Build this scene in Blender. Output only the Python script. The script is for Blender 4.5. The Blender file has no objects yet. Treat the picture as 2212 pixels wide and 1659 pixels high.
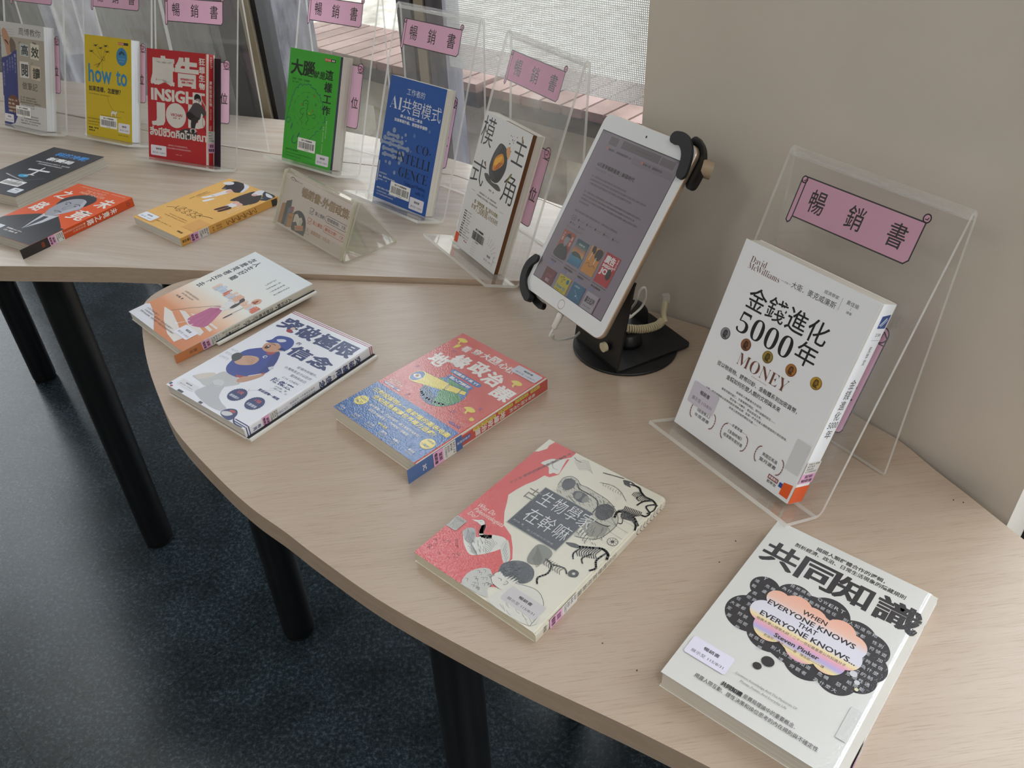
import bpy, bmesh, math, random
from mathutils import Matrix, Vector

random.seed(7)
Z0 = 0.72                       # height of the near table top
scene = bpy.context.scene
COL = scene.collection

# ---------------------------------------------------------------- camera
F_PX, PITCH, ROLL, CAM_H = 1794.04, 0.640355, -0.041987, 0.61161
fw = Vector((0, math.cos(PITCH), -math.sin(PITCH)))
xr = Vector((1, 0, 0))
up = xr.cross(fw)
cr, sr = math.cos(ROLL), math.sin(ROLL)
CX, CU = cr * xr + sr * up, -sr * xr + cr * up
cam = bpy.data.cameras.new('camera')
cam.sensor_width = 36.0
cam.lens = F_PX / 2212 * 36
cam.clip_start = 0.02
camo = bpy.data.objects.new('camera', cam)
COL.objects.link(camo)
camo.matrix_world = Matrix(((CX.x, CU.x, -fw.x, 0), (CX.y, CU.y, -fw.y, 0), (CX.z, CU.z, -fw.z, CAM_H + Z0), (0, 0, 0, 1)))
scene.camera = camo

# ---------------------------------------------------------------- world, lights, exposure
wld = bpy.data.worlds.new('overcast_sky')
scene.world = wld
wld.use_nodes = True
nt = wld.node_tree
nt.nodes['Background'].inputs[0].default_value = (0.88, 0.94, 1.0, 1)
nt.nodes['Background'].inputs[1].default_value = 5.0
scene.view_settings.view_transform = 'Standard'
scene.view_settings.look = 'None'
scene.view_settings.gamma = 1.0
scene.view_settings.exposure = -0.28
scene.view_settings.use_curve_mapping = False
scene.cycles.max_bounces = 10
scene.cycles.transparent_max_bounces = 24
scene.cycles.use_denoising = True
scene.cycles.caustics_reflective = False
scene.cycles.caustics_refractive = False


def area(name, loc, sx, sy, power, col=(1, 0.985, 0.96), rot=(0, 0, 0)):
    l = bpy.data.lights.new(name, 'AREA')
    l.shape = 'RECTANGLE'
    l.size, l.size_y, l.energy, l.color = sx, sy, power, col
    o = bpy.data.objects.new(name, l)
    COL.objects.link(o)
    o.location, o.rotation_euler = loc, rot
    return o


LAMPS = [(-1.9, -0.6), (0.6, -0.6), (-1.9, -2.4), (0.6, -2.4)]
SPOTS = [(-1.66, 2.36, 0.47), (-2.30, 2.68, 0.47)]
for lx, ly, la in SPOTS:
    area('window_lamp_light', (lx, ly, 2.66), 0.66, 0.10, 2.5, rot=(0, 0, la))
for lx, ly in LAMPS:
    area('ceiling_lamp_light', (lx, ly, 2.66), 1.2, 0.3, 15)

# ---------------------------------------------------------------- materials
MATS = {}


def lin(h):
    h = h.lstrip('#')
    r = [int(h[i:i + 2], 16) / 255 for i in (0, 2, 4)]
    return [c / 12.92 if c <= 0.04045 else ((c + 0.055) / 1.055) ** 2.4 for c in r] + [1]


def newmat(name):
    m = bpy.data.materials.new(name)
    m.use_nodes = True
    return m, m.node_tree.nodes, m.node_tree.links, m.node_tree.nodes['Principled BSDF']


def mat(hexc, rough=0.45, film=None, metal=0.0, spec=0.5):
    """plain coloured surface; film = glossy laminate over print ('smooth' or 'grain')"""
    key = (hexc, rough, film, metal, spec)
    if key in MATS:
        return MATS[key]
    m, n, l, b = newmat('paint_' + hexc.lstrip('#') + (('_' + film) if film else ''))
    b.inputs['Base Color'].default_value = lin(hexc)
    b.inputs['Roughness'].default_value = rough
    b.inputs['Metallic'].default_value = metal
    b.inputs['Specular IOR Level'].default_value = spec
    if film:
        b.inputs['Coat Weight'].default_value = 1.0
        b.inputs['Coat IOR'].default_value = {'smooth': 1.5, 'grain': 1.8, 'soft': 1.6}[film]
        b.inputs['Coat Roughness'].default_value = {'smooth': 0.16, 'grain': 0.12, 'soft': 0.26}[film]
        if film == 'grain':
            tc = n.new('ShaderNodeTexCoord')
            no = n.new('ShaderNodeTexNoise')
            no.inputs['Scale'].default_value = 620
            no.inputs['Detail'].default_value = 1.0
            bp = n.new('ShaderNodeBump')
            bp.inputs['Strength'].default_value = 1.0
            bp.inputs['Distance'].default_value = 0.00022
            l.new(tc.outputs['Object'], no.inputs['Vector'])
            l.new(no.outputs['Fac'], bp.inputs['Height'])
            l.new(bp.outputs['Normal'], b.inputs['Coat Normal'])
    MATS[key] = m
    return m


def noise_mat(name, c1, c2, scale=(1, 1, 1), rough=0.5, detail=6, lo=0.35, hi=0.65, bump=0.0, bumpd=0.001, coords='Object', rough2=None, spec=0.5):
    if name in MATS:
        return MATS[name]
    m, n, l, b = newmat(name)
    tc = n.new('ShaderNodeTexCoord')
    mp = n.new('ShaderNodeMapping')
    mp.inputs['Scale'].default_value = scale
    no = n.new('ShaderNodeTexNoise')
    no.inputs['Scale'].default_value = 1
    no.inputs['Detail'].default_value = detail
    no.inputs['Roughness'].default_value = 0.6
    ra = n.new('ShaderNodeValToRGB')
    ra.color_ramp.elements[0].position, ra.color_ramp.elements[1].position = lo, hi
    ra.color_ramp.elements[0].color, ra.color_ramp.elements[1].color = lin(c1), lin(c2)
    l.new(tc.outputs[coords], mp.inputs['Vector'])
    l.new(mp.outputs['Vector'], no.inputs['Vector'])
    l.new(no.outputs['Fac'], ra.inputs['Fac'])
    l.new(ra.outputs['Color'], b.inputs['Base Color'])
    b.inputs['Roughness'].default_value = rough
    b.inputs['Specular IOR Level'].default_value = spec
    if bump:
        bp = n.new('ShaderNodeBump')
        bp.inputs['Strength'].default_value = bump
        bp.inputs['Distance'].default_value = bumpd
        l.new(no.outputs['Fac'], bp.inputs['Height'])
        l.new(bp.outputs['Normal'], b.inputs['Normal'])
    MATS[name] = m
    return m


def wood_mat(name, angle, base='cdb9a4', dark='b39c86'):
    """pale oak veneer: fine streaks along one direction"""
    m, n, l, b = newmat(name)
    tc = n.new('ShaderNodeTexCoord')
    rot = n.new('ShaderNodeMapping')
    rot.inputs['Rotation'].default_value = (0, 0, -angle)
    l.new(tc.outputs['Object'], rot.inputs['Vector'])

    def streak(sx, sy, det, p0, p1):
        mp = n.new('ShaderNodeMapping')
        mp.inputs['Scale'].default_value = (sx, sy, 6)
        no = n.new('ShaderNodeTexNoise')
        no.inputs['Scale'].default_value = 1
        no.inputs['Detail'].default_value = det
        no.inputs['Roughness'].default_value = 0.65
        r = n.new('ShaderNodeMapRange')
        r.inputs['From Min'].default_value, r.inputs['From Max'].default_value = p0, p1
        l.new(rot.outputs['Vector'], mp.inputs['Vector'])
        l.new(mp.outputs['Vector'], no.inputs['Vector'])
        l.new(no.outputs['Fac'], r.inputs['Value'])
        return r.outputs['Result']
    fine = streak(34, 800, 3, 0.52, 0.76)
    broad = streak(5, 90, 4, 0.3, 0.75)
    mx = n.new('ShaderNodeMix')
    mx.data_type = 'RGBA'
    mx.inputs[6].default_value, mx.inputs[7].default_value = lin(base), lin('b7a390')
    l.new(broad, mx.inputs[0])
    m2 = n.new('ShaderNodeMix')
    m2.data_type = 'RGBA'
    m2.inputs[7].default_value = lin(dark)
    ml = n.new('ShaderNodeMath')
    ml.operation = 'MULTIPLY'
    ml.inputs[1].default_value = 0.7
    l.new(fine, ml.inputs[0])
    l.new(ml.outputs[0], m2.inputs[0])
    l.new(mx.outputs[2], m2.inputs[6])
    l.new(m2.outputs[2], b.inputs['Base Color'])
    b.inputs['Roughness'].default_value = 0.30
    b.inputs['Specular IOR Level'].default_value = 0.6
    bp = n.new('ShaderNodeBump')
    bp.inputs['Strength'].default_value = 0.15
    bp.inputs['Distance'].default_value = 0.0003
    bp.invert = True
    l.new(fine, bp.inputs['Height'])
    l.new(bp.outputs['Normal'], b.inputs['Normal'])
    return m


def clear_mat(name, tint=(0.985, 0.988, 0.985), haze=0.02, ior=1.49, rough=0.02, gain=1.0):
    """thin clear sheet: transmits straight through, mirrors by Fresnel, a little dusty haze"""
    m, n, l, b = newmat(name)
    out = n['Material Output']
    tr = n.new('ShaderNodeBsdfTransparent')
    tr.inputs[0].default_value = (*tint, 1)
    gl = n.new('ShaderNodeBsdfGlossy')
    gl.inputs['Roughness'].default_value = rough
    gl.inputs['Color'].default_value = (gain, gain, gain, 1)
    lw = n.new('ShaderNodeLayerWeight')
    lw.inputs['Blend'].default_value = 0.5
    pw = n.new('ShaderNodeMath')
    pw.operation = 'POWER'
    pw.inputs[1].default_value = 5.0
    l.new(lw.outputs['Facing'], pw.inputs[0])
    fr = n.new('ShaderNodeMapRange')
    fr.inputs['To Min'].default_value, fr.inputs['To Max'].default_value = ((ior - 1) / (ior + 1)) ** 2, 0.9
    l.new(pw.outputs[0], fr.inputs['Value'])
    mx = n.new('ShaderNodeMixShader')
    l.new(fr.outputs[0], mx.inputs[0])
    l.new(tr.outputs[0], mx.inputs[1])
    l.new(gl.outputs[0], mx.inputs[2])
    df = n.new('ShaderNodeBsdfDiffuse')
    df.inputs[0].default_value = (0.9, 0.9, 0.9, 1)
    tl = n.new('ShaderNodeBsdfTranslucent')
    tl.inputs[0].default_value = (0.9, 0.9, 0.9, 1)
    dd = n.new('ShaderNodeMixShader')
    l.new(df.outputs[0], dd.inputs[1])
    l.new(tl.outputs[0], dd.inputs[2])
    m2 = n.new('ShaderNodeMixShader')
    m2.inputs[0].default_value = haze
    l.new(mx.outputs[0], m2.inputs[1])
    l.new(dd.outputs[0], m2.inputs[2])
    l.new(m2.outputs[0], out.inputs['Surface'])
    return m


def edge_glow_mat(name, col='fafaf6'):  # pale colour imitates the glow of light gathered in clear sheet edges
    m, n, l, b = newmat(name)
    out = n['Material Output']
    df = n.new('ShaderNodeBsdfDiffuse')
    df.inputs[0].default_value = lin(col)
    tl = n.new('ShaderNodeBsdfTranslucent')
    tl.inputs[0].default_value = lin(col)
    tr = n.new('ShaderNodeBsdfTransparent')
    a = n.new('ShaderNodeMixShader')
    l.new(df.outputs[0], a.inputs[1])
    l.new(tl.outputs[0], a.inputs[2])
    c = n.new('ShaderNodeMixShader')
    c.inputs[0].default_value = 0.36
    l.new(a.outputs[0], c.inputs[1])
    l.new(tr.outputs[0], c.inputs[2])
    l.new(c.outputs[0], out.inputs['Surface'])
    return m


def gradient_mat(name, y0, y1, stops, axis=1, film=None, rough=0.4):
    """printed gradient along one object axis (y0..y1 in metres)"""
    m, n, l, b = newmat(name)
    tc = n.new('ShaderNodeTexCoord')
    sp = n.new('ShaderNodeSeparateXYZ')
    mr = n.new('ShaderNodeMapRange')
    mr.inputs['From Min'].default_value, mr.inputs['From Max'].default_value = y0, y1
    ra = n.new('ShaderNodeValToRGB')
    e = ra.color_ramp.elements
    while len(e) < len(stops):
        e.new(0.5)
    for el, (p, c) in zip(e, stops):
        el.position, el.color = p, lin(c)
    l.new(tc.outputs['Object'], sp.inputs[0])
    l.new(sp.outputs[axis], mr.inputs['Value'])
    l.new(mr.outputs[0], ra.inputs[0])
    l.new(ra.outputs[0], b.inputs['Base Color'])
    b.inputs['Roughness'].default_value = rough
    if film:
        b.inputs['Coat Weight'].default_value = 1
        b.inputs['Coat Roughness'].default_value = 0.18
    return m


M_ACRYL = clear_mat('clear_acrylic', haze=0.02)
M_EDGE = edge_glow_mat('acrylic_edge')
M_FOLD = clear_mat('acrylic_fold', haze=0.22)
M_OLD = clear_mat('aged_clear_plastic', tint=(0.975, 0.97, 0.95), haze=0.025)
M_OLDEDGE = edge_glow_mat('aged_plastic_edge', 'e6e3d2')
M_GLASS = clear_mat('window_glass', haze=0.012, gain=0.8)
M_BLACK = mat('0d0e10', 0.42)


def pages_mat(base):
    key = ('pages', base)
    if key in MATS:
        return MATS[key]
    m, n, l, b = newmat('paper_edges_' + base)
    tc = n.new('ShaderNodeTexCoord')
    mp = n.new('ShaderNodeMapping')
    mp.inputs['Scale'].default_value = (3, 3, 1500)
    no = n.new('ShaderNodeTexNoise')
    no.inputs['Scale'].default_value = 1
    no.inputs['Detail'].default_value = 3
    hs = n.new('ShaderNodeMix')
    hs.data_type = 'RGBA'
    c = lin(base)
    hs.inputs[6].default_value = [x * 0.80 for x in c[:3]] + [1]
    hs.inputs[7].default_value = c
    r = n.new('ShaderNodeMapRange')
    r.inputs['From Min'].default_value, r.inputs['From Max'].default_value = 0.3, 0.6
    l.new(tc.outputs['Object'], mp.inputs[0])
    l.new(mp.outputs[0], no.inputs['Vector'])
    l.new(no.outputs['Fac'], r.inputs['Value'])
    l.new(r.outputs[0], hs.inputs[0])
    l.new(hs.outputs[2], b.inputs['Base Color'])
    b.inputs['Roughness'].default_value = 0.8
    MATS[key] = m
    return m


# ---------------------------------------------------------------- mesh building
class MB:
    def __init__(self):
        self.v, self.f, self.m, self.s, self.mats = [], [], [], [], []

    def mi(self, m):
        if m not in self.mats:
            self.mats.append(m)
        return self.mats.index(m)

    def face(self, pts, m, smooth=False):
        i = len(self.v)
        self.v += [tuple(p) for p in pts]
        self.f.append(tuple(range(i, i + len(pts))))
        self.m.append(self.mi(m))
        self.s.append(smooth)

    def raw(self, verts, faces, m, smooth=False):
        i = len(self.v)
        self.v += [tuple(p) for p in verts]
        k = self.mi(m)
        for f in faces:
            self.f.append(tuple(j + i for j in f))
            self.m.append(k)
            self.s.append(smooth)

    def box(self, x0, y0, z0, x1, y1, z1, m):
        v = [(x0, y0, z0), (x1, y0, z0), (x1, y1, z0), (x0, y1, z0), (x0, y0, z1), (x1, y0, z1), (x1, y1, z1), (x0, y1, z1)]
        self.raw(v, [(3, 2, 1, 0), (4, 5, 6, 7), (0, 1, 5, 4), (1, 2, 6, 5), (2, 3, 7, 6), (3, 0, 4, 7)], m)

    def prism(self, pts, z0, z1, m, mside=None, smooth=False):
        n = len(pts)
        a = sum(pts[i][0] * pts[(i + 1) % n][1] - pts[(i + 1) % n][0] * pts[i][1] for i in range(n))
        if a < 0:
            pts = pts[::-1]
        self.face([(x, y, z1) for x, y in pts], m)
        self.face([(x, y, z0) for x, y in pts[::-1]], mside or m)
        v = [(x, y, z0) for x, y in pts] + [(x, y, z1) for x, y in pts]
        self.raw(v, [(i, (i + 1) % n, (i + 1) % n + n, i + n) for i in range(n)], mside or m, smooth)

    def lathe(self, prof, m, n=32, center=(0, 0), smooth=True, M=None):
        vs = []
        for r, z in prof:
            for k in range(n):
                a = 2 * math.pi * k / n
                vs.append(Vector((center[0] + r * math.cos(a), center[1] + r * math.sin(a), z)))
        if M is not None:
            vs = [M @ p for p in vs]
        fs = []
        for i in range(len(prof) - 1):
            for k in range(n):
                fs.append((i * n + k, i * n + (k + 1) % n, (i + 1) * n + (k + 1) % n, (i + 1) * n + k))
        self.raw(vs, fs, m, smooth)
        if prof[0][0] > 1e-6:
            self.face([vs[k] for k in range(n)][::-1], m)
        if prof[-1][0] > 1e-6:
            self.face([vs[(len(prof) - 1) * n + k] for k in range(n)], m)

    def tube(self, pts, r, m, n=10, radii=None):
        pts = [Vector(p) for p in pts]
        vs, fs = [], []
        prev = None
        for i, p in enumerate(pts):
            t = (pts[min(i + 1, len(pts) - 1)] - pts[max(i - 1, 0)]).normalized()
            if prev is None:
                a = Vector((0, 0, 1)) if abs(t.z) < 0.9 else Vector((1, 0, 0))
                nrm = t.cross(a).normalized()
            else:
                nrm = (prev - t * prev.dot(t)).normalized()
            prev = nrm
            bn = t.cross(nrm)
            rr = radii[i] if radii else r
            for k in range(n):
                a = 2 * math.pi * k / n
                vs.append(p + rr * (math.cos(a) * nrm + math.sin(a) * bn))
        for i in range(len(pts) - 1):
            for k in range(n):
                fs.append((i * n + k, i * n + (k + 1) % n, (i + 1) * n + (k + 1) % n, (i + 1) * n + k))
        self.raw(vs, fs, m, True)
        self.face(vs[:n][::-1], m)
        self.face(vs[-n:], m)

    def build(self, name, parent=None, mw=None, weld=False):
        me = bpy.data.meshes.new(name)
        me.from_pydata(self.v, [], self.f)
        for m in self.mats:
            me.materials.append(m)
        me.polygons.foreach_set('material_index', self.m)
        me.polygons.foreach_set('use_smooth', self.s)
        me.update()
        if weld:
            b = bmesh.new()
            b.from_mesh(me)
            bmesh.ops.remove_doubles(b, verts=b.verts, dist=1e-6)
            b.to_mesh(me)
            b.free()
        o = bpy.data.objects.new(name, me)
        COL.objects.link(o)
        if parent:
            o.parent = parent
        if mw is not None:
            o.matrix_world = mw
        return o


def tag(o, label=None, cat=None, group=None, kind=None):
    if label:
        o['label'] = label
    if cat:
        o['category'] = cat
    if group:
        o['group'] = group
    if kind:
        o['kind'] = kind
    return o


def empty(name, label, cat, mw, group=None):
    o = bpy.data.objects.new(name, None)
    o.empty_display_size = 0.02
    COL.objects.link(o)
    o.matrix_world = mw
    return tag(o, label, cat, group)


def M4(o, ex, ey, ez):
    return Matrix(((ex.x, ey.x, ez.x, o.x), (ex.y, ey.y, ez.y, o.y), (ex.z, ey.z, ez.z, o.z), (0, 0, 0, 1)))


def rotz(a):
    return Vector((math.cos(a), math.sin(a), 0)), Vector((-math.sin(a), math.cos(a), 0))


# ---------------------------------------------------------------- flat print (text and artwork lying in a surface)
TCACHE = {}


def text_mesh(s, off=0.0):
    k = (s, off)
    if k not in TCACHE:
        c = bpy.data.curves.new('t', 'FONT')
        c.body = s
        c.resolution_u = 2
        c.offset = off
        o = bpy.data.objects.new('t', c)
        COL.objects.link(o)
        bpy.context.view_layer.update()
        me = bpy.data.meshes.new_from_object(o.evaluated_get(bpy.context.evaluated_depsgraph_get()))
        vs = [(v.co.x, v.co.y) for v in me.vertices]
        fs = [tuple(p.vertices) for p in me.polygons]
        bpy.data.objects.remove(o)
        bpy.data.curves.remove(c)
        bpy.data.meshes.remove(me)
        xs, ys = [v[0] for v in vs] or [0, 1], [v[1] for v in vs] or [0, 1]
        TCACHE[k] = (vs, fs, min(xs), max(xs), min(ys), max(ys))
    return TCACHE[k]


class Art:
    """print in mm, x right, y down from the top-left corner; frame: origin, x dir, up dir, normal (local metres)"""

    def __init__(self, mb, org, ex, ey, film=None, rough=0.45, z=0.00004, step=0.000004):
        self.mb, self.o, self.ex, self.ey = mb, Vector(org), Vector(ex), Vector(ey)
        self.n = self.ex.cross(self.ey)
        self.film, self.rough, self.z, self.step = film, rough, z, step

    def M(self, c):
        return c if not isinstance(c, str) else mat(c, self.rough, self.film)

    def P(self, x, y):
        return self.o + self.ex * (x * 0.001) - self.ey * (y * 0.001) + self.n * self.z

    def up(self):
        self.z += self.step

    def poly(self, pts, c):
        self.up()
        a = sum(pts[i][0] * pts[(i + 1) % len(pts)][1] - pts[(i + 1) % len(pts)][0] * pts[i][1] for i in range(len(pts)))
        if a > 0:
            pts = pts[::-1]
        self.mb.face([self.P(*p) for p in pts], self.M(c))

    def rect(self, x0, y0, x1, y1, c, r=0, rot=0):
        if r:
            pts = []
            for cx, cy, a0 in ((x1 - r, y0 + r, -90), (x1 - r, y1 - r, 0), (x0 + r, y1 - r, 90), (x0 + r, y0 + r, 180)):
                for k in range(5):
                    a = math.radians(a0 + k * 22.5)
                    pts.append((cx + r * math.cos(a), cy + r * math.sin(a)))
        else:
            pts = [(x0, y0), (x1, y0), (x1, y1), (x0, y1)]
        if rot:
            mx, my = (x0 + x1) / 2, (y0 + y1) / 2
            a = math.radians(rot)
            pts = [(mx + (x - mx) * math.cos(a) - (y - my) * math.sin(a), my + (x - mx) * math.sin(a) + (y - my) * math.cos(a)) for x, y in pts]
        self.poly(pts, c)

    def ell(self, cx, cy, rx, ry=None, c='000000', n=28, rot=0):
        ry = ry or rx
        ra = math.radians(rot)
        pts = []
        for k in range(n):
            a = 2 * math.pi * k / n
            x, y = rx * math.cos(a), ry * math.sin(a)
            pts.append((cx + x * math.cos(ra) - y * math.sin(ra), cy + x * math.sin(ra) + y * math.cos(ra)))
        self.poly(pts, c)

    def line(self, pts, w, c, closed=False):
        self.z += self.step * 0.2
        if closed:
            pts = list(pts) + [pts[0]]
        for (xa, ya), (xb, yb) in zip(pts, pts[1:]):
            d = math.hypot(xb - xa, yb - ya) or 1e-6
            nx, ny = -(yb - ya) / d * w / 2, (xb - xa) / d * w / 2
            ex_, ey_ = (xb - xa) / d * w * 0.3, (yb - ya) / d * w * 0.3
            q = [(xa + nx - ex_, ya + ny - ey_), (xa - nx - ex_, ya - ny - ey_), (xb - nx + ex_, yb - ny + ey_), (xb + nx + ex_, yb + ny + ey_)]
            a = sum(q[i][0] * q[(i + 1) % 4][1] - q[(i + 1) % 4][0] * q[i][1] for i in range(4))
            self.mb.face([self.P(*p) for p in (q[::-1] if a > 0 else q)], self.M(c))
            self.z += self.step * 0.004

    def curve(self, pts, w, c, closed=False, sub=4):
        n = len(pts)
        out = []
        rng = range(n) if closed else range(n - 1)
        for i in rng:
            if closed:
                p0, p1, p2, p3 = pts[(i - 1) % n], pts[i], pts[(i + 1) % n], pts[(i + 2) % n]
            else:
                p0, p1, p2, p3 = pts[max(i - 1, 0)], pts[i], pts[i + 1], pts[min(i + 2, n - 1)]
            for k in range(sub):
                t = k / sub
                out.append(tuple(0.5 * (2 * p1[j] + (p2[j] - p0[j]) * t + (2 * p0[j] - 5 * p1[j] + 4 * p2[j] - p3[j]) * t * t + (3 * p1[j] - p0[j] - 3 * p2[j] + p3[j]) * t ** 3) for j in (0, 1)))
        if not closed:
            out.append(pts[-1])
        if w:
            self.line(out, w, c, closed)
        else:
            self.poly(out, c)

    def blob(self, pts, c, sub=4):
        self.curve(pts, 0, c, True, sub)

    def T(self, s, x0, y0, x1, y1, c, bold=0.0, slant=0.0):
        """text whose ink fills the box"""
        vs, fs, a, b, d, e = text_mesh(s, min(bold, 0.008))
        if not vs:
            return
        self.up()
        offs = [(0, 0)]
        if bold > 0.009:                          # heavier weight: overprinted with small shifts
            q = bold * 1.1
            offs = [(-q, -q * 0.6), (q, -q * 0.6), (-q, q * 0.6), (q, q * 0.6)] + ([(0, 0)] if bold > 0.025 else [])
            a, b, d, e = a - q, b + q, d - q * 0.6, e + q * 0.6
        sx, sy = (x1 - x0) / max(b - a, 1e-6), (y1 - y0) / max(e - d, 1e-6)
        for ox, oy in offs:
            self.mb.raw([self.P(x0 + (x + ox - a) * sx + slant * (y + oy - d) * sy, y1 - (y + oy - d) * sy) for x, y in vs], fs, self.M(c))
            self.z += self.step * 0.05

    def L(self, s, x0, x1, yc, h, c, bold=0.0):
        self.T(s, x0, yc - h / 2, x1, yc + h / 2, c, bold)

    def TR(self, s, x0, y0, x1, y1, c, bold=0.0):
        """text turned a quarter clockwise: reads downwards, filling the box"""
        vs, fs, a, b, d, e = text_mesh(s, min(bold, 0.008))
        self.up()
        sx, sy = (y1 - y0) / max(b - a, 1e-6), (x1 - x0) / max(e - d, 1e-6)
        self.mb.raw([self.P(x0 + (y - d) * sy, y0 + (x - a) * sx) for x, y in vs], fs, self.M(c))

    def V(self, s, xc, y0, y1, w, c, bold=0.0):
        """characters stacked downwards"""
        h = (y1 - y0) / len(s)
        for i, ch in enumerate(s):
            if ch == ' ':
                continue
            k = 0.45 if ch in '，、。' else 0.86
            self.T(ch, xc - w / 2 * (k if k < 0.5 else 1), y0 + i * h + h * 0.07, xc + w / 2 * (k if k < 0.5 else 1), y0 + i * h + h * (0.07 + k), c, bold)


FILLER = '從以物易物鑄幣印鈔金融體系到加密貨幣人類的文明與未來歷史每一次轉折都由此改變對價值與交易的想像'
BAR = 'f4f4f2'


def date_sticker(parent, org, ex, ey, x0, y0, x1, y1, col='e9e6f0', film=None, z=None):
    z = STK_Z if z is None else z
    mb = MB()
    a = Art(mb, org, ex, ey, film=film, z=z)
    w, h = x1 - x0, y1 - y0
    a.rect(x0, y0, x1, y1, col, r=2)
    a.L('暢銷書', x0 + w * 0.33, x0 + w * 0.70, y0 + h * 0.33, h * 0.2, '38343c', 0.01)
    a.L('展示至 115/8/31', x0 + w * 0.12, x0 + w * 0.90, y0 + h * 0.72, h * 0.17, '45414a')
    return mb.build('date_sticker', parent)


def barcode_label(parent, org, ex, ey, x0, y0, x1, y1, col=BAR, z=None):
    z = STK_Z if z is None else z
    mb = MB()
    a = Art(mb, org, ex, ey, z=z)
    w, h = x1 - x0, y1 - y0
    if col:
        a.rect(x0, y0, x1, y1, col, r=1)
    a.L('東海大學圖書館', x0 + w * 0.2, x0 + w * 0.8, y0 + h * 0.17, h * 0.14, '222222', 0.02)
    r = random.Random(int(x0 * 10 + y0))
    x = x0 + w * 0.06
    a.up()
    while x < x1 - w * 0.07:
        bw = r.choice((0.5, 0.5, 0.9, 1.3))
        q = [(x, y0 + h * 0.32), (x, y0 + h * 0.82), (x + bw, y0 + h * 0.82), (x + bw, y0 + h * 0.32)]
        mb.face([a.P(*p) for p in q], a.M('161616'))
        x += bw + r.choice((0.5, 0.6, 0.9))
    a.L('C739860', x0 + w * 0.38, x0 + w * 0.62, y0 + h * 0.91, h * 0.08, '333333')
    return mb.build('barcode_label', parent)


def spine_label(parent, org, ex, ey, t, y0, y1, lines=('541.2', '8464', '2025', 'C739860'), z=None):
    """white call-number label with the pink bestseller tag below it"""
    z = STK_Z if z is None else z
    mb = MB()
    a = Art(mb, org, ex, ey, z=z)
    ym = y0 + (y1 - y0) * 0.55
    a.rect(0.2, y0, t - 0.2, y1, 'dcdad6')
    n = len(lines)
    hh = (ym - y0) / (n + 0.5)
    for i, s in enumerate(lines):
        a.T(s, t * 0.12, y0 + hh * (i + 0.3), t * (0.9 if len(s) > 5 else 0.62), y0 + hh * (i + 1.0), '2c2c2c', 0.01)
    a.rect(0.2, ym, t - 0.2, y1, 'e3a9cf')
    a.T('當期', t * 0.25, ym + (y1 - ym) * 0.12, t * 0.8, ym + (y1 - ym) * 0.45, '3c2838', 0.02)
    a.T('暢銷書', t * 0.12, ym + (y1 - ym) * 0.55, t * 0.9, ym + (y1 - ym) * 0.88, '3c2838', 0.02)
    return mb.build('call_number_label', parent)


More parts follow.
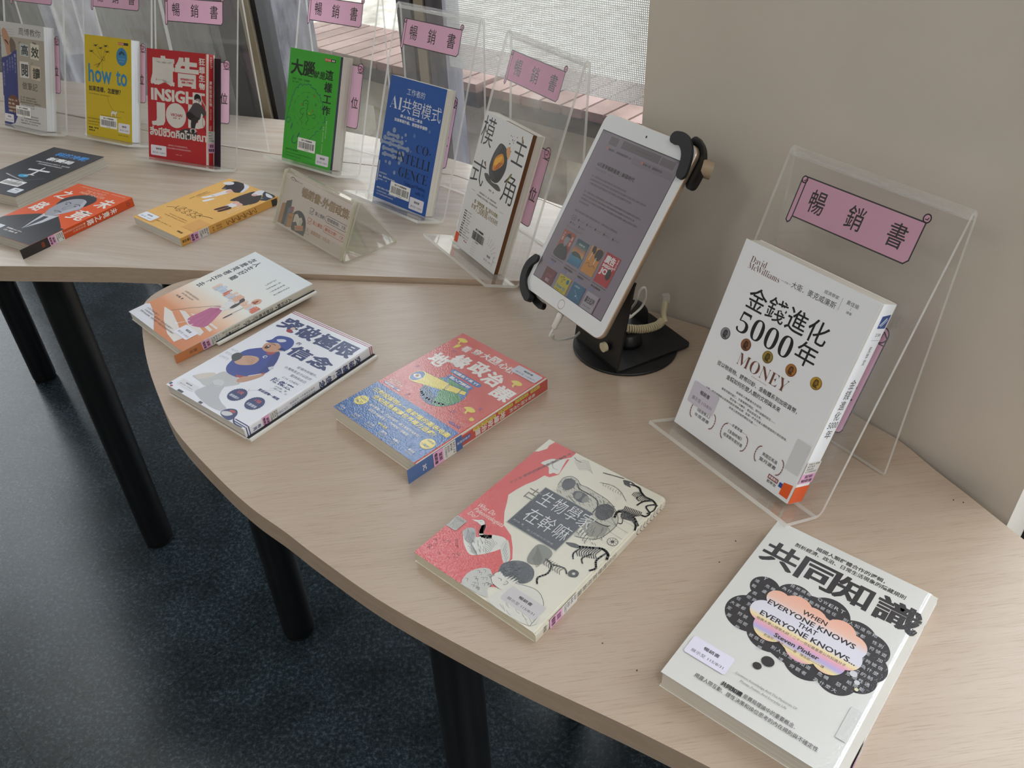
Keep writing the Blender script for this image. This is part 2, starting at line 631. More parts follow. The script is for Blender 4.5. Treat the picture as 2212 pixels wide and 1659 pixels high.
def make_book(label, mw, w, h, t, cover, spine_c, back_c, page='efece2', spine='R', r=0.0012, film=None, rough=0.4, inset=0.0015, group=None, flap=None, flap_t=0.0065):
    """paperback; local x = cover width, y = cover height, z = thickness (front cover on top)"""
    root = empty('book', label, 'book', mw, group)
    mb = MB()
    th = 0.0004
    cm, sm, bm = mat(cover, rough, film), mat(spine_c, rough, film), mat(back_c, rough, film)
    # C-shaped outline in x/z, spine on the right
    k = 8 if r > 0.002 else 3
    prof = [(0, t, 'c')]
    for i in range(k + 1):
        a = math.pi / 2 * (1 - i / k)
        prof.append((w - r + r * math.cos(a), t - r + r * math.sin(a), 'c' if i < k / 2 else 's'))
    for i in range(k + 1):
        a = -math.pi / 2 * i / k
        prof.append((w - r + r * math.cos(a), r + r * math.sin(a), 's' if i < k / 2 else 'b'))
    prof.append((0, 0, 'b'))
    mm = {'c': cm, 's': sm, 'b': bm}

    def X(x):
        return x if spine == 'R' else w - x
    flip = spine != 'R'
    ri = max(r - th, 0.0002)
    inner = []
    for x, z, c in prof:
        ix = x if x < w - r - 1e-6 else (w - r) + (x - (w - r)) * (ri / r)
        if z > t - r - 1e-9:
            iz = (t - r) + (z - (t - r)) * (ri / r)
        elif z < r + 1e-9:
            iz = r + (z - r) * (ri / r)
        else:
            iz = z
        inner.append((ix, iz))
    inner[0], inner[-1] = (0, t - th), (0, th)
    for (xa, za, ca), (xb, zb, cb) in zip(prof, prof[1:]):
        q = [(X(xa), 0, za), (X(xb), 0, zb), (X(xb), h, zb), (X(xa), h, za)]
        mb.face(q[::-1] if flip else q, mm[ca], smooth=False)
    for i in range(len(prof) - 1):
        (xa, za), (xb, zb) = inner[i], inner[i + 1]
        im = mat('e8e4dc', 0.7)
        q = [(X(xa), 0, za), (X(xa), h, za), (X(xb), h, zb), (X(xb), 0, zb)]
        mb.face(q, im)
        for y in (0, h):
            mb.face([(X(prof[i][0]), y, prof[i][1]), (X(prof[i + 1][0]), y, prof[i + 1][1]), (X(xb), y, zb), (X(xa), y, za)], mm[prof[i][2]])
    for (pa, pi) in ((prof[0], inner[0]), (prof[-1], inner[-1])):
        mb.face([(X(pa[0]), 0, pa[1]), (X(pi[0]), 0, pi[1]), (X(pi[0]), h, pi[1]), (X(pa[0]), h, pa[1])], mm[pa[2]])
    pb = MB()
    x0, x1 = X(inset), X(w - th * 1.5)
    pb.box(min(x0, x1), 0.0008, th * 1.2, max(x0, x1), h - 0.0008, t - th * 1.2, pages_mat(page))
    pb.build('page_block', root)
    if flap:
        fb = MB()
        x0, x1 = X(inset - 0.001), X(w * 0.6)
        fb.box(min(x0, x1), 0.0003, t - flap_t, max(x0, x1), h - 0.0004, t - th * 1.1, mat(flap, 0.45))
        fb.build('cover_flap', root)
    front = ((0, h, t), (1, 0, 0), (0, 1, 0))
    side = ((w, h, t), (0, 0, -1), (0, 1, 0)) if spine == 'R' else ((0, h, 0), (0, 0, 1), (0, 1, 0))
    A = Art(mb, *front, film=film, rough=rough)
    S = Art(mb, *side, film=film, rough=rough)
    return root, mb, A, S, front, side


STK_Z = 0.0003


def done(root, mb):
    global STK_Z
    STK_Z = max(A.z, S.z) + 0.00002
    return mb.build('cover', root)


def flat_frame(x, y, th, z=0.0):
    ex, ey = rotz(th)
    return M4(Vector((x, y, Z0 + z)), ex, ey, Vector((0, 0, 1)))


# ================================================================ setting
def struct(name, mb):
    o = mb.build(name)
    o['kind'] = 'structure'
    return o


# floor: dark mottled vinyl tiles
def floor_mat():
    m, n, l, b = newmat('mottled_vinyl')
    tc = n.new('ShaderNodeTexCoord')

    def no(sc, det, ro):
        x = n.new('ShaderNodeTexNoise')
        x.inputs['Scale'].default_value, x.inputs['Detail'].default_value, x.inputs['Roughness'].default_value = sc, det, ro
        l.new(tc.outputs['Object'], x.inputs['Vector'])
        return x.outputs['Fac']
    ra = n.new('ShaderNodeValToRGB')
    e = ra.color_ramp.elements
    e.new(0.5)
    for el, (p, c) in zip(e, ((0.34, '10161a'), (0.50, '252f35'), (0.68, '5d6f79'))):
        el.position, el.color = p, lin(c)
    l.new(no(130, 12, 0.85), ra.inputs[0])
    r2 = n.new('ShaderNodeValToRGB')
    r2.color_ramp.elements[0].position, r2.color_ramp.elements[1].position = 0.3, 0.7
    r2.color_ramp.elements[0].color, r2.color_ramp.elements[1].color = (0.6, 0.6, 0.6, 1), (1.3, 1.3, 1.3, 1)
    l.new(no(9, 3, 0.6), r2.inputs[0])
    mx = n.new('ShaderNodeMix')
    mx.data_type = 'RGBA'
    mx.blend_type = 'MULTIPLY'
    mx.inputs[0].default_value = 1
    l.new(ra.outputs[0], mx.inputs[6])
    l.new(r2.outputs[0], mx.inputs[7])
    # tile joints
    mp = n.new('ShaderNodeMapping')
    mp.inputs['Location'].default_value = (0.05, 0.10, 0)
    mp.inputs['Rotation'].default_value = (0, 0, math.radians(-45))
    l.new(tc.outputs['Object'], mp.inputs[0])
    br = n.new('ShaderNodeTexBrick')
    br.offset = 0.0
    br.inputs['Color1'].default_value = br.inputs['Color2'].default_value = (1, 1, 1, 1)
    br.inputs['Mortar'].default_value = (0.6, 0.6, 0.6, 1)
    br.inputs['Scale'].default_value = 1
    br.inputs['Mortar Size'].default_value = 0.0016
    br.inputs['Brick Width'].default_value = br.inputs['Row Height'].default_value = 0.6
    l.new(mp.outputs[0], br.inputs[0])
    m2 = n.new('ShaderNodeMix')
    m2.data_type = 'RGBA'
    m2.blend_type = 'MULTIPLY'
    m2.inputs[0].default_value = 1
    l.new(mx.outputs[2], m2.inputs[6])
    l.new(br.outputs[0], m2.inputs[7])
    l.new(m2.outputs[2], b.inputs['Base Color'])
    b.inputs['Roughness'].default_value = 0.24
    b.inputs['Specular IOR Level'].default_value = 0.5
    bp = n.new('ShaderNodeBump')
    bp.inputs['Strength'].default_value = 0.12
    bp.inputs['Distance'].default_value = 0.0006
    l.new(no(420, 4, 0.7), bp.inputs['Height'])
    l.new(bp.outputs[0], b.inputs['Normal'])
    return m


WIN = [(-3.4, 3.45), (-1.95, 2.80), (-1.24, 2.50), (-0.63, 1.945), (-0.50, 1.875), (-0.125, 1.62), (0.245, 1.30)]
inside = [(-4.2, -4.2), (2.6, -4.2), (2.6, 0.2), (0.55, 1.1)] + WIN[::-1] + [(-4.2, 3.6)]
mb = MB()
mb.prism(inside, -0.1, 0.0, floor_mat())
struct('floor', mb)
M_WALL = noise_mat('painted_wall', 'd3cbbf', 'dad2c6', (3, 3, 3), 0.75, 4, bump=0.08, bumpd=0.002)
mb = MB()
mb.prism(inside, 2.72, 2.8, mat('e6e4de', 0.85))
struct('ceiling', mb)
mb = MB()
pillar = [(0.172, 0.999), (0.205, 0.981), (0.236, 0.958), (0.266, 0.930), (0.294, 0.893), (0.322, 0.852), (0.497, 0.579)]
pn = []
for i in range(len(pillar)):
    a_, b_ = pillar[max(i - 1, 0)], pillar[min(i + 1, len(pillar) - 1)]
    pn.append((b_[0] - a_[0], b_[1] - a_[1]))
mb.raw([(x, y, z) for z in (0.0, 2.72) for x, y in pillar], [(i, i + 1, i + 8, i + 7) for i in range(6)], M_WALL, True)
back = [(0.497, 0.579), (0.60, 0.672), (0.70, 0.80), (0.70, 1.33), (0.26, 1.32), (0.172, 0.999)]
mb.raw([(x, y, z) for z in (0.0, 2.72) for x, y in back], [(i, i + 1, i + 7, i + 6) for i in range(5)], M_WALL, False)
struct('wall_right', mb)
mb = MB()
mb.box(2.6, -4.2, 0, 2.7, -1.0, 2.72, M_WALL)  # unseen wall piece, added to cut down fill light from the right opening
struct('wall_light_block', mb)
mb = MB()
mb.prism([(0.603, 0.668), (2.6, 0.42), (2.6, 0.52), (0.70, 0.79)], 0.0, 0.88, mat('dcdad4', 0.7))
struct('wall_sill', mb)
mb = MB()
mb.box(-4.3, -4.3, 0, 2.7, -4.2, 2.72, M_WALL)
struct('wall_front', mb)
mb = MB()
mb.box(-4.3, -4.2, 0, -4.2, 3.6, 2.72, M_WALL)
struct('wall_left', mb)

# glazing: panes, posts
M_FRAME = mat('15161a', 0.4)
M_METAL = mat('a89f8c', 0.35, metal=0.35)
M_STEEL = noise_mat('grey_stone', '504e55', '74717a', (60, 60, 9), 0.6, 6)
for i in range(len(WIN) - 1):
    (xa, ya), (xb, yb) = WIN[i], WIN[i + 1]
    mb = MB()
    d = Vector((xb - xa, yb - ya, 0)).normalized() * 0.012
    nrm = Vector((-d.y, d.x, 0)).normalized() * 0.004
    mb.prism([(xa + d.x, ya + d.y), (xb - d.x, yb - d.y), (xb - d.x + nrm.x, yb - d.y + nrm.y), (xa + d.x + nrm.x, ya + d.y + nrm.y)], 0.02, 2.70, M_GLASS)
    struct('window_%d' % (i + 1), mb)


def post(name, P, Q, depth, pieces):
    """upright frame post between plan points P and Q; pieces: (start, end, depth offset, material)"""
    P, Q = Vector((*P, 0)), Vector((*Q, 0))
    d = (Q - P)
    nn = Vector((-d.y, d.x, 0)).normalized()
    mb = MB()
    for a, b, off, m in pieces:
        p, q = P + d * a, P + d * b
        mb.prism([(p - nn * off)[:2], (q - nn * off)[:2], (q + nn * depth)[:2], (p + nn * depth)[:2]], 0.0, 2.72, m)
    return struct(name, mb)


post('trim_1', (-0.592, 1.888), (-0.494, 1.836), 0.05, [(0, 0.42, 0.0, M_FRAME), (0.42, 0.66, -0.006, mat('3a3730', 0.5)), (0.66, 0.88, 0.004, M_METAL), (0.88, 1.0, -0.004, M_FRAME)])
post('trim_2', (-0.178, 1.595), (-0.094, 1.555), 0.06, [(0, 0.30, 0.0, M_STEEL), (0.30, 0.40, -0.004, M_FRAME), (0.40, 0.60, 0.003, M_METAL), (0.60, 0.64, -0.004, M_FRAME), (0.64, 1.0, 0.0, M_STEEL)])

# roller blind of open mesh in the right bay
def mesh_mat():
    m, n, l, b = newmat('open_mesh_fabric')
    out = n['Material Output']
    tc = n.new('ShaderNodeTexCoord')
    mp = n.new('ShaderNodeMapping')
    mp.inputs['Rotation'].default_value = (0, 0, 0.7)
    mp.inputs['Scale'].default_value = (310, 310, 310)
    sp = n.new('ShaderNodeSeparateXYZ')
    l.new(tc.outputs['Object'], mp.inputs[0])
    l.new(mp.outputs[0], sp.inputs[0])
    prod = None
    for ax in (0, 2):
        s = n.new('ShaderNodeMath')
        s.operation = 'FRACT'
        l.new(sp.outputs[ax], s.inputs[0])
        g = n.new('ShaderNodeMath')
        g.operation = 'GREATER_THAN'
        g.inputs[1].default_value = 0.30
        l.new(s.outputs[0], g.inputs[0])
        if prod is None:
            prod = g.outputs[0]
        else:
            k = n.new('ShaderNodeMath')
            k.operation = 'MULTIPLY'
            l.new(prod, k.inputs[0])
            l.new(g.outputs[0], k.inputs[1])
            prod = k.outputs[0]
    df = n.new('ShaderNodeBsdfDiffuse')
    df.inputs[0].default_value = (0.5, 0.495, 0.485, 1)
    tl = n.new('ShaderNodeBsdfTranslucent')
    tl.inputs[0].default_value = (0.5, 0.495, 0.485, 1)
    a = n.new('ShaderNodeMixShader')
    a.inputs[0].default_value = 0.6
    l.new(df.outputs[0], a.inputs[1])
    l.new(tl.outputs[0], a.inputs[2])
    tr = n.new('ShaderNodeBsdfTransparent')
    c = n.new('ShaderNodeMixShader')
    l.new(prod, c.inputs[0])
    l.new(a.outputs[0], c.inputs[1])
    l.new(tr.outputs[0], c.inputs[2])
    l.new(c.outputs[0], out.inputs['Surface'])
    return m


mb = MB()
mb.prism([(-0.088, 1.545), (0.232, 1.275), (0.233, 1.2762), (-0.087, 1.5462)], 0.90, 2.7, mesh_mat())
tag(mb.build('roller_blind'), 'pale open-mesh roller blind hanging in the window bay beside the wall', 'blind')

# ---------------------------------------------------------------- outside
mb = MB()
mb.prism([(-14, 1.0), (12, 1.0), (12, 16), (-14, 16)], -0.12, -0.02, noise_mat('paving', '8d867a', 'c6c0b4', (9, 9, 9), 0.9, 10))
struct('ground_outside', mb)
mb = MB()
mb.prism([(-0.749 * 3.4 + 0.663 * 1.38, 0.663 * 3.4 + 0.749 * 1.38), (-0.749 * 0.1 + 0.663 * 1.38, 0.663 * 0.1 + 0.749 * 1.38), (-0.749 * 0.1 + 0.663 * 2.19, 0.663 * 0.1 + 0.749 * 2.19), (-0.749 * 3.4 + 0.663 * 2.19, 0.663 * 3.4 + 0.749 * 2.19)], -0.015, -0.006, noise_mat('brown_gravel', '5d4e3b', 'a8937a', (70, 70, 70), 0.95, 5, bump=0.6, bumpd=0.01))
tag(mb.build('gravel_bed'), 'strip of brown gravel in the ground below the timber bench outside', 'gravel', kind='stuff')
fx, fy = Vector((0.749, -0.663, 0)), Vector((0.663, 0.749, 0))
M_PLANK = [noise_mat('plank_%d' % i, a, b_, (6, 6, 6), 0.8, 5) for i, (a, b_) in enumerate((('6f564d', '8a7066'), ('775d54', '927870'), ('6a5249', '846a60')))]
M_CONC = noise_mat('weathered_concrete', '8b857a', 'b3aca0', (9, 9, 9), 0.9, 7)
M_DARKW = noise_mat('dark_timber', '37302b', '4a413b', (8, 8, 8), 0.8, 4)


def bench(label, s0, s1, dfront, dback, ztop):
    def W(s, d, z):
        return fx * s + fy * d + Vector((0, 0, z))
    ex, ey = fx, fy
    mw = M4(W((s0 + s1) / 2, (dfront + dback) / 2, -0.02), ex, ey, Vector((0, 0, 1)))
    root = empty('bench', label, 'bench', mw, 'timber benches outside the window')
    hs, hd = (s1 - s0) / 2, (dback - dfront) / 2
    zt = ztop + 0.02
    n = max(2, round((s1 - s0) / 0.088))
    pw = (s1 - s0) / n
    seat = MB()
    for i in range(n):
        seat.box(-hs + i * pw + 0.004, -hd, zt - 0.03, -hs + (i + 1) * pw - 0.006, hd, zt, M_PLANK[(i * 7) % 3])
    seat.build('seat_boards', root)
    f = MB()
    f.box(-hs, -hd + 0.004, zt - 0.085, hs, -hd + 0.03, zt - 0.031, M_DARKW)
    f.box(-hs, hd - 0.03, zt - 0.085, hs, hd - 0.004, zt - 0.031, M_DARKW)
    f.build('side_rail', root)
    u = MB()
    u.box(-hs + 0.004, -hd + 0.0305, zt - 0.06, hs - 0.004, hd - 0.0305, zt - 0.0305, mat('1c1815', 0.9))  # dark sheet standing in for the shade in the gaps between boards
    u.build('gap_shade_sheet', root)
    b = MB()
    b.box(-hs + 0.02, -hd + 0.035, zt - 0.20, hs - 0.02, hd - 0.035, zt - 0.0855, M_CONC)
    b.build('beam', root)
    for u in (-hs + 0.22, 0.1, hs - 0.22):
        p = MB()
        p.box(u - 0.12, -hd + 0.05, 0, u + 0.12, hd - 0.05, zt - 0.2003, M_CONC)
        p.build('pier', root)


bench('reddish timber-topped concrete bench outside, left of the window post', -3.30, -2.06, 2.205, 2.58, 0.42)
bench('reddish timber-topped concrete bench outside, seen through the mesh blind', -2.03, -0.1, 2.20, 2.54, 0.42)


def column(label, P, Q, depth, m):
    P, Q = Vector((*P, 0)), Vector((*Q, 0))
    nn = Vector((-(Q - P).y, (Q - P).x, 0)).normalized() * depth
    mb = MB()
    mb.prism([P[:2], Q[:2], (Q + nn)[:2], (P + nn)[:2]], -0.02, 3.0, m)
    tag(mb.build('stone_column'), label, 'column')


M_GRAN = noise_mat('granite', '44434a', '737279', (45, 45, 14), 0.55, 8)
column('broad dark grey stone column outside behind the red book', (-1.15, 2.58), (-0.64, 2.06), 0.25, M_GRAN)
column('dark grey stone column outside behind the beige book at far left', (-2.25, 3.35), (-1.53, 3.02), 0.25, M_GRAN)
mb = MB()
mb.prism([(-9, 9), (6, 9), (6, 9.4), (-9, 9.4)], -0.02, 3.6, noise_mat('far_wall', 'c9c4ba', 'dedad2', (1, 1, 1), 0.9, 3))
struct('wall_outside', mb)
mb = MB()
mb.lathe([(0.0, 0.0), (0.26, 0.0), (0.31, 0.06), (0.24, 0.15), (0.10, 0.20), (0.0, 0.21)], noise_mat('rock', '3c3834', '625e57', (14, 14, 14), 0.9, 6), 14)
tag(mb.build('boulder', mw=Matrix.Translation((-1.75, 6.2, -0.02))), 'low dark boulder on the pale ground beyond the bench', 'rock')

# ---------------------------------------------------------------- ceiling lamps
for i, (lx, ly) in enumerate(LAMPS):
    root = empty('ceiling_lamp', 'white panel lamp in the ceiling', 'lamp', Matrix.Translation((lx, ly, 2.66)), 'ceiling lamps of the reading room')
    mb = MB()
    mb.box(-0.64, -0.19, 0.02, 0.64, 0.19, 0.06, mat('f0f0ec', 0.5))
    mb.build('housing', root)
for lx, ly, la in SPOTS:
    root = empty('strip_lamp', 'short white strip lamp on the ceiling by the window', 'lamp', Matrix.Translation((lx, ly, 2.66)) @ Matrix.Rotation(la, 4, 'Z'), 'strip lamps by the window')
    mb = MB()
    mb.box(-0.27, -0.07, 0.02, 0.27, 0.07, 0.06, mat('f0f0ec', 0.5))
    mb.build('housing', root)

# ================================================================ tables
W_NEAR, W_BACK = wood_mat('oak_near', math.radians(5.5), 'bfad9b', '9c8671'), wood_mat('oak_back', math.radians(164 - 180), 'cdc2b6', 'b3a495')
M_EDGEB = noise_mat('edge_band', 'b5a08b', 'bfab97', (40, 40, 200), 0.5, 3)


def smooth_closed(pts, sub=5):
    out, n = [], len(pts)
    for i in range(n - 1):
        p0, p1, p2, p3 = pts[max(i - 1, 0)], pts[i], pts[i + 1], pts[min(i + 2, n - 1)]
        for k in range(sub):
            t = k / sub
            out.append(tuple(0.5 * (2 * p1[j] + (p2[j] - p0[j]) * t + (2 * p0[j] - 5 * p1[j] + 4 * p2[j] - p3[j]) * t * t + (3 * p1[j] - p0[j] - 3 * p2[j] + p3[j]) * t ** 3) for j in (0, 1)))
    out.append(pts[-1])
    return out


def table(label, outline, ztop, legs, wood, group):
    cx = sum(p[0] for p in outline) / len(outline)
    cy = sum(p[1] for p in outline) / len(outline)
    root = empty('reading_table', label, 'table', Matrix.Translation((cx, cy, 0)), group)
    mb = MB()
    mb.prism([(x - cx, y - cy) for x, y in outline], ztop - 0.027, ztop, wood, M_EDGEB, smooth=False)
    mb.build('tabletop', root)
    for x, y in legs:
        g = MB()
        g.lathe([(0.0, 0.004), (0.027, 0.004), (0.030, 0.010), (0.030, ztop - 0.0272)], M_BLACK, 28, (x - cx, y - cy))
        f = g.build('leg', root)
        k = MB()
        k.lathe([(0.026, 0.0), (0.0285, 0.0), (0.0285, 0.0045)], mat('050506', 0.6), 28, (x - cx, y - cy))
        k.build('foot_cap', f)
    return root


front_arc = smooth_closed([(-0.440, 1.128), (-0.483, 1.122), (-0.514, 1.100), (-0.531, 1.055), (-0.510, 0.983), (-0.476, 0.901), (-0.439, 0.829), (-0.395, 0.756), (-0.328, 0.677), (-0.278, 0.625), (-0.235, 0.588), (-0.200, 0.556), (-0.133, 0.499), (-0.062, 0.449), (0.002, 0.408), (0.095, 0.353), (0.20, 0.285), (0.32, 0.205), (0.42, 0.150)])
right_end = smooth_closed([(0.50, 0.130), (0.57, 0.165), (0.60, 0.24), (0.565, 0.345), (0.484, 0.537), (0.459, 0.599), (0.442, 0.639), (0.425, 0.685), (0.404, 0.716)], 3)
near_outline = front_arc + right_end + [(0.264, 0.927), (0.187, 0.982), (0.168, 0.996), (0.140, 1.0415), (0.018, 1.0565), (-0.20, 1.090)]
table('pale oak table with a long curved edge in the foreground, slightly lower than its neighbour', near_outline, Z0, [(-0.432, 1.02), (-0.08, 0.60), (0.42, 0.28), (0.10, 0.93)], W_NEAR, 'pale oak reading tables')
seam = [(-1.60, 2.27), (-1.011, 1.920), (-0.577, 1.668), (-0.465, 1.612), (-0.091, 1.463), (-0.029, 1.404), (0.064, 1.338), (0.11, 1.285)]
back_outline = [(0.158, 1.012), (0.140, 1.0435), (0.002, 1.063), (-0.438, 1.129), (-0.606, 1.156), (-0.795, 1.176), (-0.97, 1.20), (-1.12, 1.45), (-1.42, 1.90), (-1.60, 2.20)] + [(x, y - 0.0015) for x, y in seam] + [(0.155, 1.20)]
table('pale oak table behind, carrying the standing books and sign', back_outline, Z0 + 0.008, [(-0.785, 1.275), (-1.305, 1.91), (-0.02, 1.25), (-0.62, 1.52)], W_BACK, 'pale oak reading tables')
rear = [(0.118, 1.292), (0.086, 1.322), (0.062, 1.346), (-0.06, 1.509), (-0.11, 1.552), (-0.259, 1.676), (-0.319, 1.715), (-0.471, 1.806), (-0.61, 1.860), (-0.95, 2.10), (-1.60, 2.42)]
table('narrow pale oak table strip along the window behind the clear stands', [(x, y + 0.0015) for x, y in seam] + rear, Z0 + 0.008, [(-0.20, 1.56), (-0.9, 1.98)], W_BACK, 'pale oak reading tables')

# ================================================================ clear stands
G_A, G_B, G_W, G_L, G_D = 0.36227, -0.03371, 0.19353, 0.31391, 0.05822
STANDS = {  # x, y, yaw, book w, h, t, offset on the ledge, table rise
    7: (0.196, 0.7392, -0.9979, 0.1625, 0.2197, 0.0264, 0.0081, 0.0),
    6: (-0.0813, 1.207, -1.0463, 0.125, 0.2062, 0.0229, 0.033, 0.008),
    5: (-0.2402, 1.3974, -0.7737, 0.1349, 0.2044, 0.0226, 0.037, 0.008),
    4: (-0.4221, 1.5829, -0.6392, 0.1296, 0.201, 0.0328, 0.0213, 0.008),
    3: (-0.683, 1.6059, -0.4323, 0.1446, 0.2019, 0.0218, -0.0007, 0.008),
    2: (-0.8856, 1.7644, -0.4991, 0.1334, 0.1988, 0.0231, 0.03, 0.008),
    1: (-1.0928, 1.8561, -0.5259, 0.141, 0.2102, 0.0249, 0.0234, 0.008),
}


def panel_frame(k):
    x, y, th, w, h, t, xo, dz = STANDS[k]
    ex, ey = rotz(th)
    ez = Vector((0, 0, 1))
    upv = math.sin(G_A) * ey + math.cos(G_A) * ez
    n = -math.cos(G_A) * ey + math.sin(G_A) * ez
    return Vector((x, y, Z0 + dz + 0.002)), ex, ey, upv, n


def sheet(mb, path, width, th, face_m, edge_m, x0=0.0, caps=True):
    """bent sheet: path of (y, z) centre points extruded along x"""
    pts = [Vector((0, a, b)) for a, b in path]
    nr = []
    for i in range(len(pts)):
        t = (pts[min(i + 1, len(pts) - 1)] - pts[max(i - 1, 0)]).normalized()
        nr.append(Vector((0, -t.z, t.y)))
    A = [p + n * th / 2 for p, n in zip(pts, nr)]
    B = [p - n * th / 2 for p, n in zip(pts, nr)]
    dx0, dx1 = Vector((x0, 0, 0)), Vector((x0 + width, 0, 0))
    for i in range(len(pts) - 1):
        mb.face([A[i] + dx0, A[i + 1] + dx0, A[i + 1] + dx1, A[i] + dx1], face_m)
        mb.face([B[i] + dx0, B[i] + dx1, B[i + 1] + dx1, B[i + 1] + dx0], face_m)
        mb.face([A[i] + dx0, B[i] + dx0, B[i + 1] + dx0, A[i + 1] + dx0], edge_m)
        mb.face([A[i] + dx1, A[i + 1] + dx1, B[i + 1] + dx1, B[i] + dx1], edge_m)
    if caps:
        for i in (0, len(pts) - 1):
            mb.face([A[i] + dx0, A[i] + dx1, B[i] + dx1, B[i] + dx0], edge_m)


def paper_mat(name, col):
    m, n, l, b = newmat(name)
    out = n['Material Output']
    df = n.new('ShaderNodeBsdfDiffuse')
    tl = n.new('ShaderNodeBsdfTranslucent')
    df.inputs[0].default_value = tl.inputs[0].default_value = lin(col)
    gl = n.new('ShaderNodeBsdfGlossy')
    gl.inputs['Roughness'].default_value = 0.25
    a = n.new('ShaderNodeMixShader')
    a.inputs[0].default_value = 0.45
    l.new(df.outputs[0], a.inputs[1])
    l.new(tl.outputs[0], a.inputs[2])
    c = n.new('ShaderNodeMixShader')
    c.inputs[0].default_value = 0.04
    l.new(a.outputs[0], c.inputs[1])
    l.new(gl.outputs[0], c.inputs[2])
    l.new(c.outputs[0], out.inputs['Surface'])
    return m


PINK = paper_mat('pink_paper', 'f0bdd8')


def scroll_sign(parent, upl, nl):
    """pink scroll-shaped notice on the front panel; panel mm, y from the top fold"""
    mb = MB()
    o = Vector((0, 0, 0)) + upl * G_L + nl * 0.0021
    a = Art(mb, o, (1, 0, 0), upl, rough=0.3, film='soft', z=0.0001)
    pink, ink = PINK, '1d1420'
    body = [(33, 20), (157, 20), (162, 22), (161, 55), (157, 60), (33, 60)]
    main = [(32, 20.2), (160.8, 20.2), (161.2, 55.5), (157.4, 59.8), (32, 59.8)]
    roll = [(27, 24), (32, 22), (32, 59.8), (31.2, 65), (29, 66.8), (26.8, 64.8)]
    a.poly(main, pink)
    a.poly(roll, pink)
    a.ell(29.6, 23.2, 3.0, 3.2, pink, 20)
    a.ell(160, 16.6, 3.4, 3.8, pink, 20)
    a.line(main, 1.3, ink, True)
    a.line([(32, 60), (31.2, 65), (29, 67), (26.6, 64.8), (26.6, 23)], 1.3, ink)
    for cx, cy, rx, ry in ((29.6, 23.2, 3.0, 3.2), (160, 16.6, 3.4, 3.8)):
        a.curve([(cx + rx * math.cos(k * math.pi / 4), cy + ry * math.sin(k * math.pi / 4)) for k in range(8)], 1.2, ink, True)
    a.line([(29.0, 24.4), (30.6, 24.4), (30.8, 22.6)], 0.8, ink)
    a.line([(158.6, 17.6), (160.8, 17.6), (161.2, 15.6)], 0.9, ink)
    for ch, cx in (('暢', 52.5), ('銷', 96.3), ('書', 141)):
        a.T(ch, cx - 9, 28, cx + 9, 50.5, ink, 0.006)
    return mb.build('scroll_sign', parent)


def side_sign(parent, upl, nl):
    """second pink scroll, mostly hidden by the book"""
    mb = MB()
    o = upl * G_L - nl * 0.0021
    a = Art(mb, o, (1, 0, 0), upl, rough=0.3, film='soft', z=-0.0004)
    pink, ink = PINK, '1d1420'
    a.rect(129.3, 123.3, 173.7, 231.2, pink, r=5)
    a.ell(167, 126.5, 6.8, 7.6, pink, 24)
    a.line([(134, 123.3), (168.7, 123.3), (173.7, 128), (173.7, 226), (172, 229.6), (168.7, 231.2), (134, 231.2), (129.3, 226), (129.3, 128)], 1.3, ink, True)
    a.curve([(167 + 6.8 * math.cos(k * math.pi / 4), 126.5 + 7.6 * math.sin(k * math.pi / 4)) for k in range(8)], 1.3, ink, True)
    a.line([(163, 129), (167.5, 129), (168, 125)], 1.2, ink)
    a.line([(160, 135), (174, 135)], 1.2, ink)
    a.T('位', 152, 177, 169, 197, ink, 0.01)
    return mb.build('side_sign', parent)


def clear_stand(k, label):
    o, ex, ey, upv, n = panel_frame(k)
    th = 0.0042
    root = empty('display_stand', label, 'stand', M4(o, ex, ey, Vector((0, 0, 1))), 'clear bent display stands')
    ca, sa = math.cos(G_A), math.sin(G_A)
    upl, nl = Vector((0, sa, ca)), Vector((0, -ca, sa))
    r = 0.008

    def pt(u, m):
        p = upl * u + nl * m
        return (p.y, p.z)
    # ledge and lower bend
    bend = []
    for i in range(6):
        a = math.pi / 2 * i / 5
        bend.append(pt(r - r * math.cos(a) , r - r * math.sin(a)))
    mb = MB()
    sheet(mb, [pt(0, G_D), pt(0, r)], G_W, th, M_ACRYL, M_EDGE)
    mb.build('ledge', root)
    top = upl * G_L
    rt = 0.005
    fold = []
    for i in range(6):
        a = G_A + (math.pi - G_A - 0.03) * i / 5
        fold.append((top.y + rt * (-math.cos(a)) + rt * ca * 1.0, top.z - rt * 1.2 + rt * math.sin(a) + 0.0))
    mb = MB()
    path = [bend[i] for i in range(5, -1, -1)]
    path = [pt(0, r)] + [pt(r - r * math.cos(math.pi / 2 * i / 5), r - r * math.sin(math.pi / 2 * i / 5)) for i in range(1, 6)]
    path += [pt(G_L * 0.5, 0), pt(G_L - 0.006, 0)]
    sheet(mb, path, G_W, th, M_ACRYL, M_EDGE)
    mb.build('front_panel', root)
    H = G_L * ca
    y0 = G_L * sa + 0.004
    yb = G_L * sa + H * math.tan(G_B)
    mb = MB()
    pz = [pt(G_L - 0.006, 0), pt(G_L - 0.0015, 0.0), (top.y + 0.0025, top.z + 0.0002), (top.y + 0.0055, top.z - 0.003), (top.y + 0.006, top.z - 0.008)]
    sheet(mb, pz, G_W, th, M_FOLD, M_EDGE, caps=False)
    mb.build('top_fold', root)
    mb = MB()
    sheet(mb, [(top.y + 0.006, top.z - 0.008), (yb, 0.0003)], G_W, th, M_ACRYL, M_EDGE)
    mb.build('rear_panel', root)
    scroll_sign(root, upl, nl)
    side_sign(root, upl, nl)
    return root


